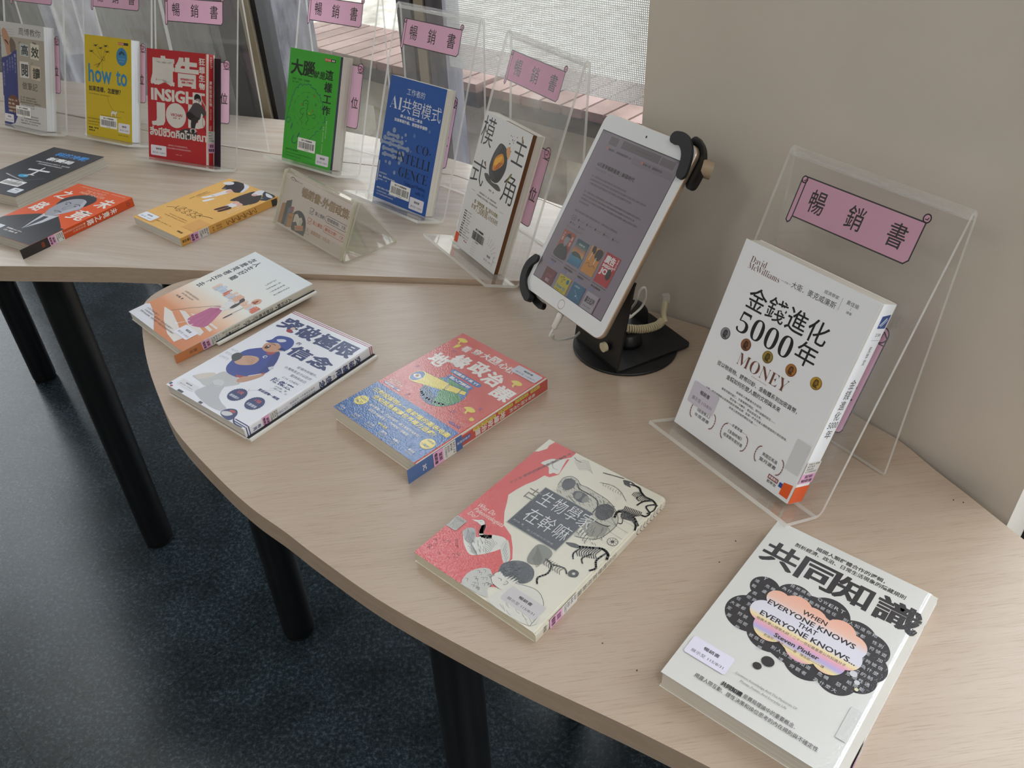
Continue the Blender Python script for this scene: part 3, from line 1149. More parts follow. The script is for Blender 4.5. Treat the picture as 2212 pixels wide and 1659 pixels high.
clear_stand(7, 'clear acrylic stand with pink scroll sign, nearest, holding the white book by the wall')
clear_stand(6, 'clear acrylic stand with pink scroll sign holding the book with the black rock')
clear_stand(5, 'clear acrylic stand with pink scroll sign holding the upright blue book')
clear_stand(4, 'clear acrylic stand with pink scroll sign holding the upright green book')
clear_stand(3, 'clear acrylic stand with pink scroll sign holding the upright red book')
clear_stand(2, 'clear acrylic stand with pink scroll sign holding the upright yellow book')
clear_stand(1, 'clear acrylic stand with pink scroll sign at far left holding the beige and navy book')


def book_frame(k):
    x, y, th, w, h, t, xo, dz = STANDS[k]
    o, ex, ey, upv, n = panel_frame(k)
    return M4(o + ex * xo + upv * 0.0025 + n * 0.0021, ex, upv, n), w, h - 0.0025, t - 0.0021


# ================================================================ books on the stands
# ---- white book about money (nearest stand)
mw, w, h, t = book_frame(7)
root, mb, A, S, front, side = make_book('white upright book with a row of five coins on its cover', mw, w, h, t, 'eceff4', 'f2f5fa', 'eceff4', page='f0ede4', r=0.003, film=None, rough=0.4)
K, BR = '17181c', '6e4334'
A.T('𝐃𝐚𝐯𝐢𝐝', 14.6, 12.6, 34.5, 19.2, BR, -0.012)
A.T('𝐌𝐜𝐖𝐢𝐥𝐥𝐢𝐚𝐦𝐬', 14.2, 19.6, 54.5, 26, BR, -0.012)
A.line([(56, 22), (59.5, 22)], 0.3, '666666')
A.L('作者', 60.3, 64.8, 22, 2, '555555')
A.line([(65.5, 22), (68, 22)], 0.3, '666666')
A.L('大衛．麥克威廉斯', 69, 120.5, 20.8, 6.6, K)
A.L('經濟學家', 104, 120.2, 12.8, 3.6, '333338')
A.line([(124, 11), (124, 23)], 0.3, '777777')
A.L('黃佳瑜', 129, 142, 12.6, 4.2, '333338')
A.line([(135.4, 15.8), (135.4, 18.4)], 0.3, '777777')
A.L('譯者', 132.6, 138.4, 21.2, 2.6, '333338')
for ch, cx in zip('金錢進化', (39.8, 65, 90.3, 115.2)):
    A.T(ch, cx - 11.6, 39, cx + 11.6, 62.2, K, 0.006)
A.T('𝟓𝟎𝟎𝟎', 28.5, 67.0, 97.5, 89.5, K, -0.012)
A.T('年', 102, 63.5, 125.5, 86.5, K, 0.006)
for (cx, cy), (c1, c2, c3) in zip(((19.4, 98), (47.7, 97.3), (76.4, 96.8), (105.8, 96.2), (135.4, 94.8)), (('55555a', '8b8b90', '3d3d42'), ('5e3a24', '8d5a3a', '3c2416'), ('6b5a22', '9a8238', '463b14'), ('7d4f22', 'a9702f', '4e3013'), ('8a6a1c', 'b8922e', '5a4410'))):
    A.ell(cx, cy, 6.3, 6.5, c1)
    A.ell(cx - 0.3, cy - 0.3, 5.4, 5.6, c2)
    A.blob([(cx - 2.4, cy + 4), (cx - 2.8, cy - 1), (cx - 1.4, cy - 4), (cx + 1.8, cy - 3.6), (cx + 2.4, cy - 1), (cx + 3, cy + 0.4), (cx + 1.6, cy + 2), (cx + 2.6, cy + 4.2)], c3)
    A.blob([(cx - 1.4, cy + 1), (cx - 0.6, cy - 2.4), (cx + 1, cy - 1.6), (cx + 1.2, cy + 1)], c1)
A.T('𝐌𝐎𝐍𝐄𝐘', 45, 106.6, 110, 120, BR, -0.012)
A.L('a Story of Humanity', 68, 88, 123.0, 1.4, '8a6a5c')
A.L('從以物易物、鑄幣印鈔、金融體系到加密貨幣，', 24, 130.5, 129.5, 5.4, K, 0.006)
A.L('金錢如何形塑人類的文明與未來', 41, 113, 137.6, 5.4, K, 0.006)
for s_, x0, x1, y in (('金錢是人類最偉大的發明，', 59, 94, 146.6), ('羅馬帝國的崩亡、文藝復興的興起、現代金融的誕生——', 41, 114, 151.8), ('歷史每一次轉折，都由金錢主宰。', 55, 98, 156.4), ('大衛．麥克威廉斯以哲學與歷史視野追溯：金錢一步步改變人類對價值與交易的想像，', 22, 133, 160.6), ('未來又將把我們帶往何處——', 58, 97, 165.2)):
    A.L(s_, x0, x1, y, 2.7, '26272c')
A.L('——本書榮獲——', 62.5, 91, 180, 3.4, '2c2d32')
for (cx, cy), (a_, b_) in zip(((32, 191), (77.4, 190.6), (124.4, 189.6)), (('《經濟學人》', '年度選書'), ('《金融時報》', '經濟類年度好書'), ('美國亞馬遜', '當月選書'))):
    wd = 13 if '年度好' in b_ else 10.5
    A.L(a_, cx - 9.5, cx + 9.5, cy - 2.8, 3.9, '2a2b30')
    A.L(b_, cx - wd, cx + wd, cy + 3.2, 3.9, '2a2b30')
    for sg in (-1, 1):
        for i in range(9):
            an = math.radians(115 + i * 16)
            px, py = cx - sg * (16.6 * math.cos(an) * -1) * 1.0, cy - 8.6 * math.cos(math.radians(10 + i * 20))
            px = cx + sg * (13.2 + 4.2 * math.sin(math.radians(10 + i * 20)))
            A.ell(px, py, 1.5, 0.6, '7c5648', 8, rot=sg * (-60 + i * 15) + 90)
A.rect(130.8, 201.0, 143.2, 205.6, '7d1f2c')
A.L('商業周刊', 131.6, 142.4, 203.3, 3.2, 'f0e6e6', 0.02)
A.L('藍學堂', 131.4, 142.8, 208.4, 3.0, '333338')
A.rect(145.2, 201.6, 150, 206.8, '284a96')
A.poly([(149.2, 199.5), (159.6, 197), (159.6, 213.0), (149.2, 213.0)], 'e65a1e')
A.rect(143.2, 152, 159, 186, 'd2d4d7')
tt = t * 1000
S.poly([(0, 197), (tt, 197), (tt, 217), (0, 217)], 'e65a1e')
S.poly([(tt * 0.3, 12), (tt * 0.86, 10), (tt * 0.86, 24), (tt * 0.3, 24)], '2a4a8c')
S.line([(tt * 0.4, 21), (tt * 0.7, 14)], 1.2, 'e8ecf2')
S.line([(tt * 0.5, 22), (tt * 0.78, 15.5)], 0.8, 'e8ecf2')
S.T('238', tt * 0.42, 29, tt * 0.78, 32, '44454a')
S.line([(tt * 0.3, 36), (tt * 0.85, 36)], 0.3, '77787c')
S.V('藍學堂', tt * 0.55, 42, 62, 4.6, '44454a')
S.V('金錢進化', tt * 0.52, 76, 122, 10, K)
S.T('5000', tt * 0.18, 123, tt * 0.86, 130, K)
S.T('年', tt * 0.30, 132, tt * 0.74, 142, K)
done(root, mb)
spine_label(root, *side, tt, 168, 193, ('561.09', '8733', '2025', 'C739592'))
date_sticker(root, *front, 6, 161, 43, 186, 'cbc6d4')

# ---- grey-white book with burning rock
mw, w, h, t = book_frame(6)
root, mb, A, S, front, side = make_book('white upright book with a black rock glowing gold on its cover', mw, w, h, t, 'dcdcdc', 'e4e4e4', 'e0e0e0', page='e6e2d8', spine='L', flap='6b4526', flap_t=0.0075)
K = '1c1b1d'
A.T('模', 1.5, 5, 34.5, 46, K, -0.004)
A.T('式', 1.0, 66, 37.5, 103, K, -0.004)
A.T('主', 91, 9, 120.5, 47, K, -0.004)
A.T('角', 89, 62, 119.5, 104, K, -0.004)
A.line([(103.2, 9), (106, 16)], 2.4, '8a7430')
A.line([(102, 62), (95, 76)], 2.4, '8a8040')
A.line([(14, 26), (17.5, 32)], 1.8, '6e5a30')
A.line([(31, 66), (34, 72)], 1.8, '6e4a30')
A.blob([(56, 32), (66, 31.5), (76, 36), (82, 46), (85, 60), (81, 74), (73, 84), (60, 86), (49, 81), (43, 68), (45, 52), (50, 40)], '2e2d2e')
A.blob([(50, 42), (57, 34), (62, 36), (58, 46), (52, 56), (47, 60)], '454343')
A.blob([(76, 58), (82, 60), (78, 74), (70, 82), (66, 78)], '232223')
A.blob([(47, 66), (54, 74), (62, 80), (58, 84), (49, 79)], '3d3b3a')
A.blob([(65, 44), (72, 46), (76, 55), (66, 66), (54, 71.5), (51, 62), (54, 52)], 'd98b1c')
A.blob([(66, 47), (70, 50), (62, 60), (54, 64), (54, 56)], 'efb32c')
A.poly([(64, 57), (75, 54), (66, 66), (55, 71)], 'b8651a')
A.blob([(74, 34), (80, 30), (86, 36), (84, 46), (78, 42)], 'd9a06a')
for i in range(14):
    A.ell(74 + random.random() * 18, 12 + random.random() * 24, 0.5 + random.random(), 0.4 + random.random() * 0.9, '3a3634', 8)
A.blob([(36, 82), (46, 80), (60, 87), (76, 86), (86, 91), (78, 94), (58, 92), (44, 89)], '4a4744')
A.L('覺野．著', 57, 72, 99.5, 2.8, '55524e')
A.line([(14, 113), (24, 113)], 0.4, '77736e')
A.line([(98, 118), (108, 118)], 0.4, '77736e')
A.L('看清你的每一天，每一件都與你有關', 36, 84, 110.8, 3.0, '55524e')
A.L('不再懷疑自己的存在價值，才能活成你的主角', 31, 89, 115.8, 3.0, '55524e')
A.L('從「我得這樣」到「我可以這樣」', 29, 97, 126, 5.8, '8a7434', 0.01)
A.T('影響', 24.5, 131, 37, 138, '8a7434')
A.T('𝟕,𝟓𝟎𝟎萬', 38, 128, 72, 141, '8a7434')
A.T('人的成長祕密', 73, 131.5, 100.5, 139, '8a7434')
r_ = random.Random(4)
for i in range(11):
    y = 147 + i * 3.9
    k = r_.randrange(0, 30)
    A.L(FILLER[k:k + 3], 10, 18, y, 2.5, '4a4744', 0.02)
    A.L(FILLER[k + 4:k + 10], 20, 28 + r_.random() * 12, y, 1.9, '8a8680')
A.rect(1.6, 184, 11.6, 199.5, 'e0562a')
A.L('Money', 28, 37, 190, 2.6, 'b03a3a', 0.02)
for i in range(7):
    for j in range(4):
        an = math.radians(5 + i * 14)
        rr = 20 + j * 3.2
        A.ell(90 + rr * math.cos(an), 190 - rr * math.sin(an), 0.75, 0.5, '9a8444' if j % 2 else '5a4a30', 8)
        if i < 6:
            A.ell(62 - j * 3.0, 181 + i * 3.6, 0.6, 0.5, '7a6434', 8)
done(root, mb)
barcode_label(root, *front, 44, 158, 82, 182, None)
date_sticker(root, *front, 88, 180, 114, 198, 'd9d8dc')

# ---- blue book
mw, w, h, t = book_frame(5)
root, mb, A, S, front, side = make_book('bright blue upright book with pale capsule shapes on its cover', mw, w, h, t, '1e56a8', '1e56a8', '1e56a8', page='e4e0d6', spine='L')
LG, DK = 'dfe3e8', '101830'
A.T('工作者的', 45, 13.5, 88, 24, LG, -0.004)
A.T('𝐀𝐈', 8, 30.5, 38, 50, LG, -0.014)
for ch, cx in zip('共智模式', (50, 73.5, 97, 121)):
    A.T(ch, cx - 10.8, 29.5, cx + 10.8, 53, LG, -0.004)
A.L('讓 AI 成為第二專長', 38, 92, 58.8, 5.4, LG, 0.015)
A.L('加速專業升級，重塑競爭優勢', 25, 106, 66.6, 5.6, LG, 0.015)
SH = '8d9db8'
for x, y, rr in ((29, 84, 4.2), (58, 86, 2.6), (79, 83, 3.2), (112, 69.5, 2.6), (50.5, 92, 2.4), (61, 95, 1.6), (20, 138, 2.4), (30, 138, 3.4), (45, 151, 3.2), (76, 109, 2.0), (9.5, 127, 2.6), (53, 133, 3.0)):
    A.ell(x, y, rr, rr * 1.05, SH if x < 70 else '5a78b0', 18)
for y, xs in ((92.5, (16, 40)), (100, (9, 30, 52)), (107.5, (2, 24, 46, 68)), (117, (9, 32, 58)), (126, (15, 36, 56))):
    for x in xs:
        A.ell(x, y, 4.4, 4.2, SH, 18)
    A.line([(xs[0], y), (xs[-1], y)], 4.4, SH)
A.T('𝐂𝐎-', 88, 94, 124, 108, DK, -0.014)
A.T('𝐈𝐍𝐓𝐄𝐋𝐋𝐈', 43, 114.5, 126, 130.5, DK, -0.014)
A.T('𝐆𝐄𝐍𝐂𝐄', 55, 137.5, 126, 153.5, DK, -0.014)
A.T('𝐋𝐢𝐯𝐢𝐧𝐠 𝐚𝐧𝐝 𝐖𝐨𝐫𝐤𝐢𝐧𝐠', 72, 158, 125, 165.6, '0f2350', -0.014)
A.T('𝐰𝐢𝐭𝐡 𝐀𝐈', 102, 167, 125, 173, '0f2350', -0.014)
A.L('華頓商學院教授', 8, 27, 158.4, 2.6, LG)
A.L('伊森．莫里克 Ethan Mollick', 8, 50, 164.2, 3.2, LG, 0.01)
A.L('謝樹寬——譯', 8, 30, 169.6, 2.4, LG)
A.L('《時代》雜誌 AI 百大影響力人物', 7, 56, 184, 3.2, LG, 0.01)
A.L('• 亞馬遜年度選書、經濟學人好書', 7, 58, 189.6, 2.4, LG)
A.L('• 從工作到教育現場的共智指南', 7, 52, 194.4, 2.4, LG)
A.rect(2.6, 139, 6.2, 174, 'a9b6c8')
done(root, mb)
barcode_label(root, *front, 40.5, 166, 91, 188.5)
date_sticker(root, *front, 92.5, 179, 127, 198.5)

# ---- green book
mw, w, h, t = book_frame(4)
root, mb, A, S, front, side = make_book('bright green upright book with a wavy head drawing on its cover', mw, w, h, t, '3fae33', '3fae33', '245c24', page='dcd6cb', spine='L', flap='161d33')
K, IN = '16241a', '1d4f7c'
A.T('大', 6, 17.5, 37.5, 45, K, 0.02)
A.T('腦', 37, 17.5, 68.5, 44, K, 0.02)
A.T('就', 67, 31.5, 81.5, 44.4, K, 0.015)
A.T('是', 82, 31.5, 96, 44.4, K, 0.015)
for ch, y0, y1 in (('這', 26, 43.5), ('樣', 47, 64.5), ('工', 69.5, 83), ('作', 87.5, 104)):
    A.T(ch, 95.5, y0, 116, y1, K, 0.02)
A.rect(91.5, 7.4, 106.8, 12.4, 'c43a34')
A.rect(106.8, 7.4, 118, 12.4, '1b2a24')
A.T('天下文化', 92.5, 8.4, 106, 11.4, 'f0e0dc', 0.02)
A.T('思想', 108.5, 8.4, 116, 11.4, 'e8e8e8', 0.02)
A.L('作者：麗莎．巴瑞特', 12.5, 58, 52, 3.2, '1c3a20', 0.01)
A.L('譯者：蔡承志', 13, 30, 57.5, 2.8, '1c3a20')
head = [(51.6, 58.2), (40, 61), (33, 60), (30, 66), (23, 70), (20, 78), (15, 88), (13, 98), (9, 108), (7, 120), (4, 128)]
wob = []
for i, (x, y) in enumerate(smooth_closed(head, 3)):
    wob.append((x + 1.5 * math.sin(i * 2.1), y + 1.5 * math.cos(i * 2.1)))
A.curve(wob, 0.9, IN)
rgt = [(51.6, 58.2), (60, 57), (66, 62), (74, 63), (80, 70), (87, 72), (90, 79), (96, 84), (97, 92), (104, 96)]
A.curve([(x + 1.4 * math.sin(i * 2.3), y + 1.4 * math.cos(i * 2.3)) for i, (x, y) in enumerate(smooth_closed(rgt, 3))], 0.9, IN)
A.curve([(105, 106), (104, 112), (106, 116), (100, 118)], 1.0, IN)
A.curve([(99, 124), (95, 131)], 1.1, IN)
A.curve([(92, 134), (84, 137), (83, 142), (76, 146), (72, 152), (66, 154)], 0.9, IN)
A.curve([(5, 126), (12, 122), (16, 126), (10, 132), (5, 130)], 0.9, IN)
A.line([(22, 132), (19, 141)], 1.8, IN)
A.line([(42, 146), (38, 154)], 2.0, IN)
A.curve([(28, 152), (24, 160), (26, 166), (33, 166), (37, 162)], 1.2, IN)
for i in range(0, 30, 2):
    a0, a1 = math.radians(i * 12), math.radians(i * 12 + 13)
    A.curve([(58 + 36 * math.cos(a0), 104 + 33 * math.sin(a0)), (58 + 36 * math.cos((a0 + a1) / 2), 104 + 33 * math.sin((a0 + a1) / 2)), (58 + 36 * math.cos(a1), 104 + 33 * math.sin(a1))], 0.7, '1f6a46')
A.curve([(47, 96), (46, 90), (51, 85.5), (58, 87), (59, 93), (57, 98), (59, 100), (55, 103)], 0.9, '174a2c')
A.curve([(52, 92), (55, 91), (57, 94)], 0.7, '174a2c')
A.curve([(50, 100), (42, 103), (40, 109), (46, 112), (50, 108)], 0.8, '174a2c')
A.curve([(48, 110), (46, 117), (41, 121), (47, 126), (46, 130)], 0.8, '174a2c')
A.curve([(57, 104), (58, 113), (63, 119), (58, 124), (60, 129)], 0.8, '174a2c')
A.curve([(57, 108), (66, 111), (72, 109), (76, 107), (80, 110), (79, 114), (72, 114)], 0.8, '174a2c')
for x, y, c in ((56, 79.5, IN), (73, 75.6, 'a53a28'), (78.6, 90, '1c3a20'), (72.7, 101.8, 'a53a28'), (63.2, 107.5, 'c8b83a'), (44, 94.5, 'a53a28')):
    A.ell(x, y, 2.1, 2.2, c, 14)
    A.ell(x, y, 1.2, 1.3, '3fae33', 12)
A.L('DARE TO BE YOUR BRAIN', 10, 42, 179.4, 3.2, '1c6a30', 0.01)
A.L('Seven and a Half Lessons About the Human Brain', 11, 80, 185.4, 2.8, '1c6a30')
A.L('Lisa Feldman Barrett', 11, 52, 190.6, 2.8, '1c6a30')
A.V('解開大腦的運作之謎，', 110, 113, 147, 3.2, 'bfe0b0')
A.V('情緒、思考與意識 以及你是誰', 104, 124, 172, 3.2, 'bfe0b0')
done(root, mb)
barcode_label(root, *front, 40.4, 153.5, 87, 176)
date_sticker(root, *front, 91, 175, 124, 194)

# ---- red book (a thin red cover, its dark back cover standing open a little)
mw, w, h, t = book_frame(3)
root, mb, A, S, front, side = make_book('red upright book with big white capitals and a crouching figure', mw, w, h, t, 'b91f2a', 'c0272e', '1f1a22', page='e8e0d4', spine='R', r=0.006)
WH = 'dedbd6'


def big(a, ch, x0, y0, x1, y1, c, b=0.045):
    a.T(ch, x0, y0, x1, y1, c, b)


big(A, '廣', 8, 10.5, 67, 64, WH)
big(A, '告', 67.5, 10, 124, 63.5, WH)
A.rect(79, 45.8, 113.6, 57.2, WH)
A.T('泰國創意鬼才的', 80.5, 46.6, 112, 50.8, 'b91f2a', 0.03)
A.T('洞察工作筆記', 83, 52.2, 110, 56.2, 'b91f2a', 0.03)
A.V('狂想生物', 131.4, 7.6, 64.5, 14, WH, 0.03)
A.T('INSIGHT', 8.4, 69.5, 138.5, 92, WH, 0.035)
A.T('J', 9, 95, 42.5, 138.5, WH, 0.05)
A.ell(68.8, 115.6, 24.4, 22.6, WH, 40)
A.T('B', 98.5, 92, 139, 134.5, WH, 0.05)
A.T('VICHAI', 56, 112, 84, 117.2, 'a81f2a', 0.02)
A.L('維猜．著', 62, 79, 120.2, 2.6, 'a81f2a', 0.01)
A.ell(95, 147, 25, 10, '3a3236', 28, rot=-10)
A.T('สิ่งมีชีวิตคิดโฆษณา', 4, 139.8, 142, 157, WH, 0.03)
G1, G2, G3 = '2a2529', '4a464a', '17141a'
A.blob([(113, 79), (116, 73), (122, 72), (128, 76), (129, 83), (124, 87), (116, 87)], G3)
A.blob([(116, 82), (124, 80), (127, 84), (124, 88), (117, 88)], 'a09a98')
A.ell(115.4, 85.4, 2.6, 2.5, 'e6e2de', 14)
A.ell(120.8, 86.2, 2.6, 2.5, 'e6e2de', 14)
A.blob([(112, 89), (122, 88), (131, 92), (138, 100), (141, 107), (135, 110), (130, 106), (126, 117), (112, 118), (104, 110), (98, 107), (105, 98)], G2)
A.curve([(129, 78), (134, 86), (139, 92), (141, 100)], 2.0, 'cfcac6')
A.blob([(96, 107), (104, 106), (112, 110), (122, 117), (112, 121), (100, 119), (94.5, 113)], G3)
A.blob([(109, 116), (120, 113), (125, 116), (117, 126), (113, 138), (106, 139), (105, 124)], G1)
A.blob([(104, 136), (114, 135), (119, 139), (112, 143), (103, 142)], 'c9c4c0')
A.blob([(106, 138), (112, 136), (114, 141), (108, 144)], G3)
A.curve([(134.5, 108), (133, 120), (135, 130), (141.5, 138.5)], 0.8, G3)
A.L('我們的工作有靈感那麼遠，', 49, 97, 171.8, 3.0, 'e6c8c8')
A.L('只要找到屬於你的洞察就能創意無限。', 45, 105, 177, 3.0, 'e6c8c8')
A.L('大塊文化．出版', 67, 82, 187.6, 2.2, 'e6c8c8')
tt = t * 1000
S.TR('catch', tt * 0.35, 5, tt * 0.7, 24, 'e6d8d4')
S.V('廣告狂想生物', tt * 0.42, 46, 92, 7.2, 'e6d8d4', 0.02)
S.TR('INSIGHT JOB', tt * 0.7, 46, tt * 0.9, 110, 'e0b0ac', 0.02)
S.V('洞察工作筆記', tt * 0.42, 96, 116, 3.6, 'e6d8d4')
S.TR('Vichai', tt * 0.3, 126, tt * 0.55, 134, 'e6d8d4')
done(root, mb)
spine_label(root, *side, tt, 136, 176, ('497.1', '8657', '2025', 'C739855'))
date_sticker(root, *front, 5.4, 175, 44.2, 194.2)
bc = MB()
bc.box(w - 0.02, -0.0012, 0.0004, w + 0.014, h - 0.006, 0.0012, mat('221c26', 0.4))
bc.build('back_flap', root)

# ---- yellow book
mw, w, h, t = book_frame(2)
root, mb, A, S, front, side = make_book('yellow upright book with blue lowercase title and dangling drones', mw, w, h, t, 'd2b80c', 'd2b80c', 'd2b80c', page='eceef2', spine='L')
BL, K = '2f86b8', '2a2610'
A.T('how', 10, 54.5, 77.5, 90, BL, 0.012)
A.T('to', 90, 61, 121.5, 90, BL, 0.012)
A.L('如果這樣，怎麼辦？', 10, 103, 102.2, 11, K, 0.02)
A.L('把荒謬科學變得有趣，讓生活困惑也能解方', 11, 73, 112.6, 2.6, '4a4210')
A.rect(98, 7.4, 113, 12.2, 'b8332c')
A.rect(113, 7.4, 125.5, 12.2, '2a2a28')
A.T('天下文化', 99, 8.4, 112.4, 11.4, 'f0e0d8', 0.02)
A.ell(107, 34, 15.2, 17, '2f7fb0', 36)
A.line([(110, 12), (107.5, 24)], 0.5, K)
A.blob([(98, 30), (104, 24), (112, 25), (116, 31), (112, 30), (107, 28), (103, 31)], '22404e')
A.L('天馬行空又實用', 98, 116, 38, 2.6, '7fc0dc')
A.L('科學解方指南', 100, 114, 43, 2.6, '7fc0dc')
man = (51, 46)
for x, y in ((33, 18.5), (62, 17.5), (47, 22.5), (20, 30.5), (66, 28)):
    A.line([(x, y), man], 0.45, K)
    A.line([(x - 6, y + 1.4), (x + 6, y - 2)], 1.0, K)
    A.line([(x - 6, y - 2.4), (x - 1, y)], 0.6, K)
    A.line([(x + 1, y - 1), (x + 7, y + 2)], 0.6, K)
    A.rect(x - 2.4, y - 1.2, x + 2.4, y + 1.8, K)
A.curve([(55, 38), (58.5, 40), (58, 45), (54, 45.4), (52.5, 41)], 0.7, K, True)
A.line([(52.5, 43.5), (45, 51), (34, 60)], 0.9, K)
A.line([(45, 51), (29, 57)], 0.9, K)
A.line([(45, 51), (38, 61)], 0.9, K)
A.line([(50.5, 46), (51.4, 66)], 0.5, K)
A.curve([(64, 114), (68, 125), (76, 135), (84, 140.5)], 0.5, K)
A.blob([(74, 143), (80, 139.5), (87, 141), (91, 139), (92, 143), (88, 147), (88, 151), (85, 151), (84, 147), (78, 147), (77, 151), (74, 151)], 'e8e4d0')
A.curve([(74, 143), (80, 139.5), (87, 141), (91, 139), (92, 143), (88, 147), (88, 151), (85, 151), (84, 147), (78, 147), (77, 151), (74, 151)], 0.5, K, True)
A.line([(43, 151.8), (66, 152.2), (103, 151)], 0.5, K)
A.L('汪汪救援隊', 93, 112, 139, 2.0, '5a5010')
for s_, y, x1 in (('Absurd Scientific Advice for', 161.4, 41), ('Common Real-World Problems', 167.6, 42), ('by Randall Munroe', 173.4, 36)):
    A.L(s_, 6, x1, y, 3.4, '4a4210')
A.L('蘭德爾．門羅 著', 7.5, 36, 180, 3.4, K, 0.015)
A.L('黃靜雅 譯', 7.5, 25, 185.4, 3.0, K, 0.015)
A.L('大家說科學．趣味．暢銷', 93, 122, 185.4, 2.6, '4a4210')
done(root, mb)
barcode_label(root, *front, 41, 153.5, 91, 175.5)
date_sticker(root, *front, 94.5, 161.5, 127.5, 180.4)

# ---- beige and navy book
mw, w, h, t = book_frame(1)
root, mb, A, S, front, side = make_book('beige and navy upright book with four paper-note characters on its cover', mw, w, h, t, 'a89f92', 'd8d8d8', 'cfcac2', page='eceef2', spine='L')
K, NV = '23211f', '24317c'
A.rect(0, 0, 141, 28, 'c9c9c9')
A.rect(0, 160, 141, h * 1000, 'd0d0d2')
for y in (14, 19, 24):
    A.line([(22, y), (44, y)], 0.4, '77736c')
A.L('周博教你', 60, 131, 15.4, 14.5, '37332f')
A.blob([(34, 30), (46, 38), (49, 50), (40, 60), (30, 58), (27, 44)], '6b5d54')
A.poly([(0, 30), (0, 72), (20, 66), (24, 60), (24, 36)], 'bdbcba')
A.blob([(4, 17), (14, 13), (24, 22), (28, 36), (30, 56), (27, 64), (19, 66), (14, 48), (6, 32)], 'b98a6c')
A.blob([(12, 36), (20, 42), (25, 46), (24, 41), (18, 36)], '2e241e')
A.poly([(0, 73), (18, 68.5), (30, 63.5), (42, 56), (51, 52), (51, 120), (50, 160), (47, 186), (36, 203), (20, h * 1000), (0, h * 1000)], NV)
for x0, y0, x1, y1, c, r_ in ((62.5, 39, 90, 63, 'b4bfc2', 2), (97, 36, 124, 66.5, 'd6d3c4', 3), (60, 74, 89, 106, 'd9d9d7', -1), (96.5, 79, 126, 107, 'c9bda6', 2)):
    A.rect(x0, y0, x1, y1, c, rot=r_)
for ch, x0, y0, x1, y1 in (('高', 67, 41, 89, 61), ('效', 99, 42, 123.5, 63), ('閱', 65, 79, 86.5, 103), ('讀', 102, 83, 125.5, 105)):
    A.T(ch, x0, y0, x1, y1, K, 0.015)
A.rect(104, 33, 116, 36.4, '6c6660', rot=8)
A.rect(96, 74, 104, 77, '9a8a70', rot=-40)
A.rect(58, 36, 66, 39, '8a7c68', rot=-30)
A.L('做筆記', 66, 115, 122, 15, '37332f')
A.ell(34, 163.5, 19.5, 18.5, '6a4030', 30)
for i, s_ in enumerate(('不論小考、小考，', '讀書、讀書，', '日後想做的事', '這樣做一次')):
    A.L(s_, 16, 48 - (i % 2) * 10, 156 + i * 7.6, 4.4, 'd8c8b8', 0.01)
for i, (s_, x1) in enumerate((('寫一篇．看清楚主題架構', 108), ('寫一篇．我的讀書方法筆記', 112), ('閱讀速度到底有多快？學會筆記法', 124), ('怎樣才能記得住重點', 104), ('你想的一切寫下來的大事', 102))):
    A.L(s_, 58, x1, 146 + i * 5, 3.2, '4a4640')
for i, (s_, x0, x1) in enumerate((('實用有效的學習法', 90, 115), ('——本版書讀者好評推薦', 56, 115), ('教師、家長、學生最需要的學習', 56, 121), ('《閱讀筆記術》系列作者', 56, 112))):
    A.L(s_, x0, x1, 183.4 + i * 5.2, 3.0, '3a3734')
for x, y0, s_ in ((45, 61, '一本筆記本'), (36, 67, '讀得懂、'), (27, 69, '記得牢、'), (18, 75, '說得清、'), (6, 82, '一分鐘筆記術')):
    A.V(s_, x, y0, y0 + 8 * len(s_), 5.4, '8f96bc')
A.rect(0, 150, 2.6, h * 1000 - 4, 'c9ccd4')
done(root, mb)
barcode_label(root, *front, 41.5, 165, 90, 187)
date_sticker(root, *front, 2, 186, 32.5, 203)

# ================================================================ books lying on the near table
# ---- white book with the dark cloud (foreground)
w, h, t = 0.1494, 0.2127, 0.0195
root, mb, A, S, front, side = make_book('white book with a dark thought cloud, lying nearest in the foreground', flat_frame(0.1105, 0.397, -0.7203), w, h, t, 'dcdcd9', 'd9d8da', 'dcdcd9', page='e3dfd6', r=0.0095, film='grain', rough=0.45)
K = '24242b'
A.L('揭開人類群體合作的邏輯，', 43.5, 107, 11.5, 5.4, K, 0.012)
A.L('剖析經濟、政治、日常生活現象的隱藏規則', 26, 127, 18.4, 5.4, K, 0.012)
for ch, x0, x1 in (('共', 5.5, 38), ('同', 39.5, 75), ('知', 74.5, 105.5), ('識', 109, 147)):
    A.T(ch, x0, 25.5, x1, 55, K, 0.02)
LOBES = [(27, 83, 13), (28, 117, 19.5), (52, 124, 19.5), (87, 131, 18.5), (112, 131, 16), (124, 120, 15.5), (127, 105, 15.5), (122, 88, 16), (109, 84, 17), (82, 76, 18), (52, 78, 16), (40, 100, 22), (75, 104, 40), (105, 105, 28)]
for cx, cy, rr in LOBES:
    A.ell(cx, cy, rr, rr, '26262e', 36)
CLT = '技術規格、QWERTY 為什麼紙幣能夠被信任？別人知道你知道 危機，惡性循環 旁觀者 為什麼大家都 性別戰，盧與鹿 如何判斷牙齒歡笑，哭泣的制定 符號遊戲 為什麼大家都靠右走 服從與群眾惡性通膨 加密貨幣'
ci = 0
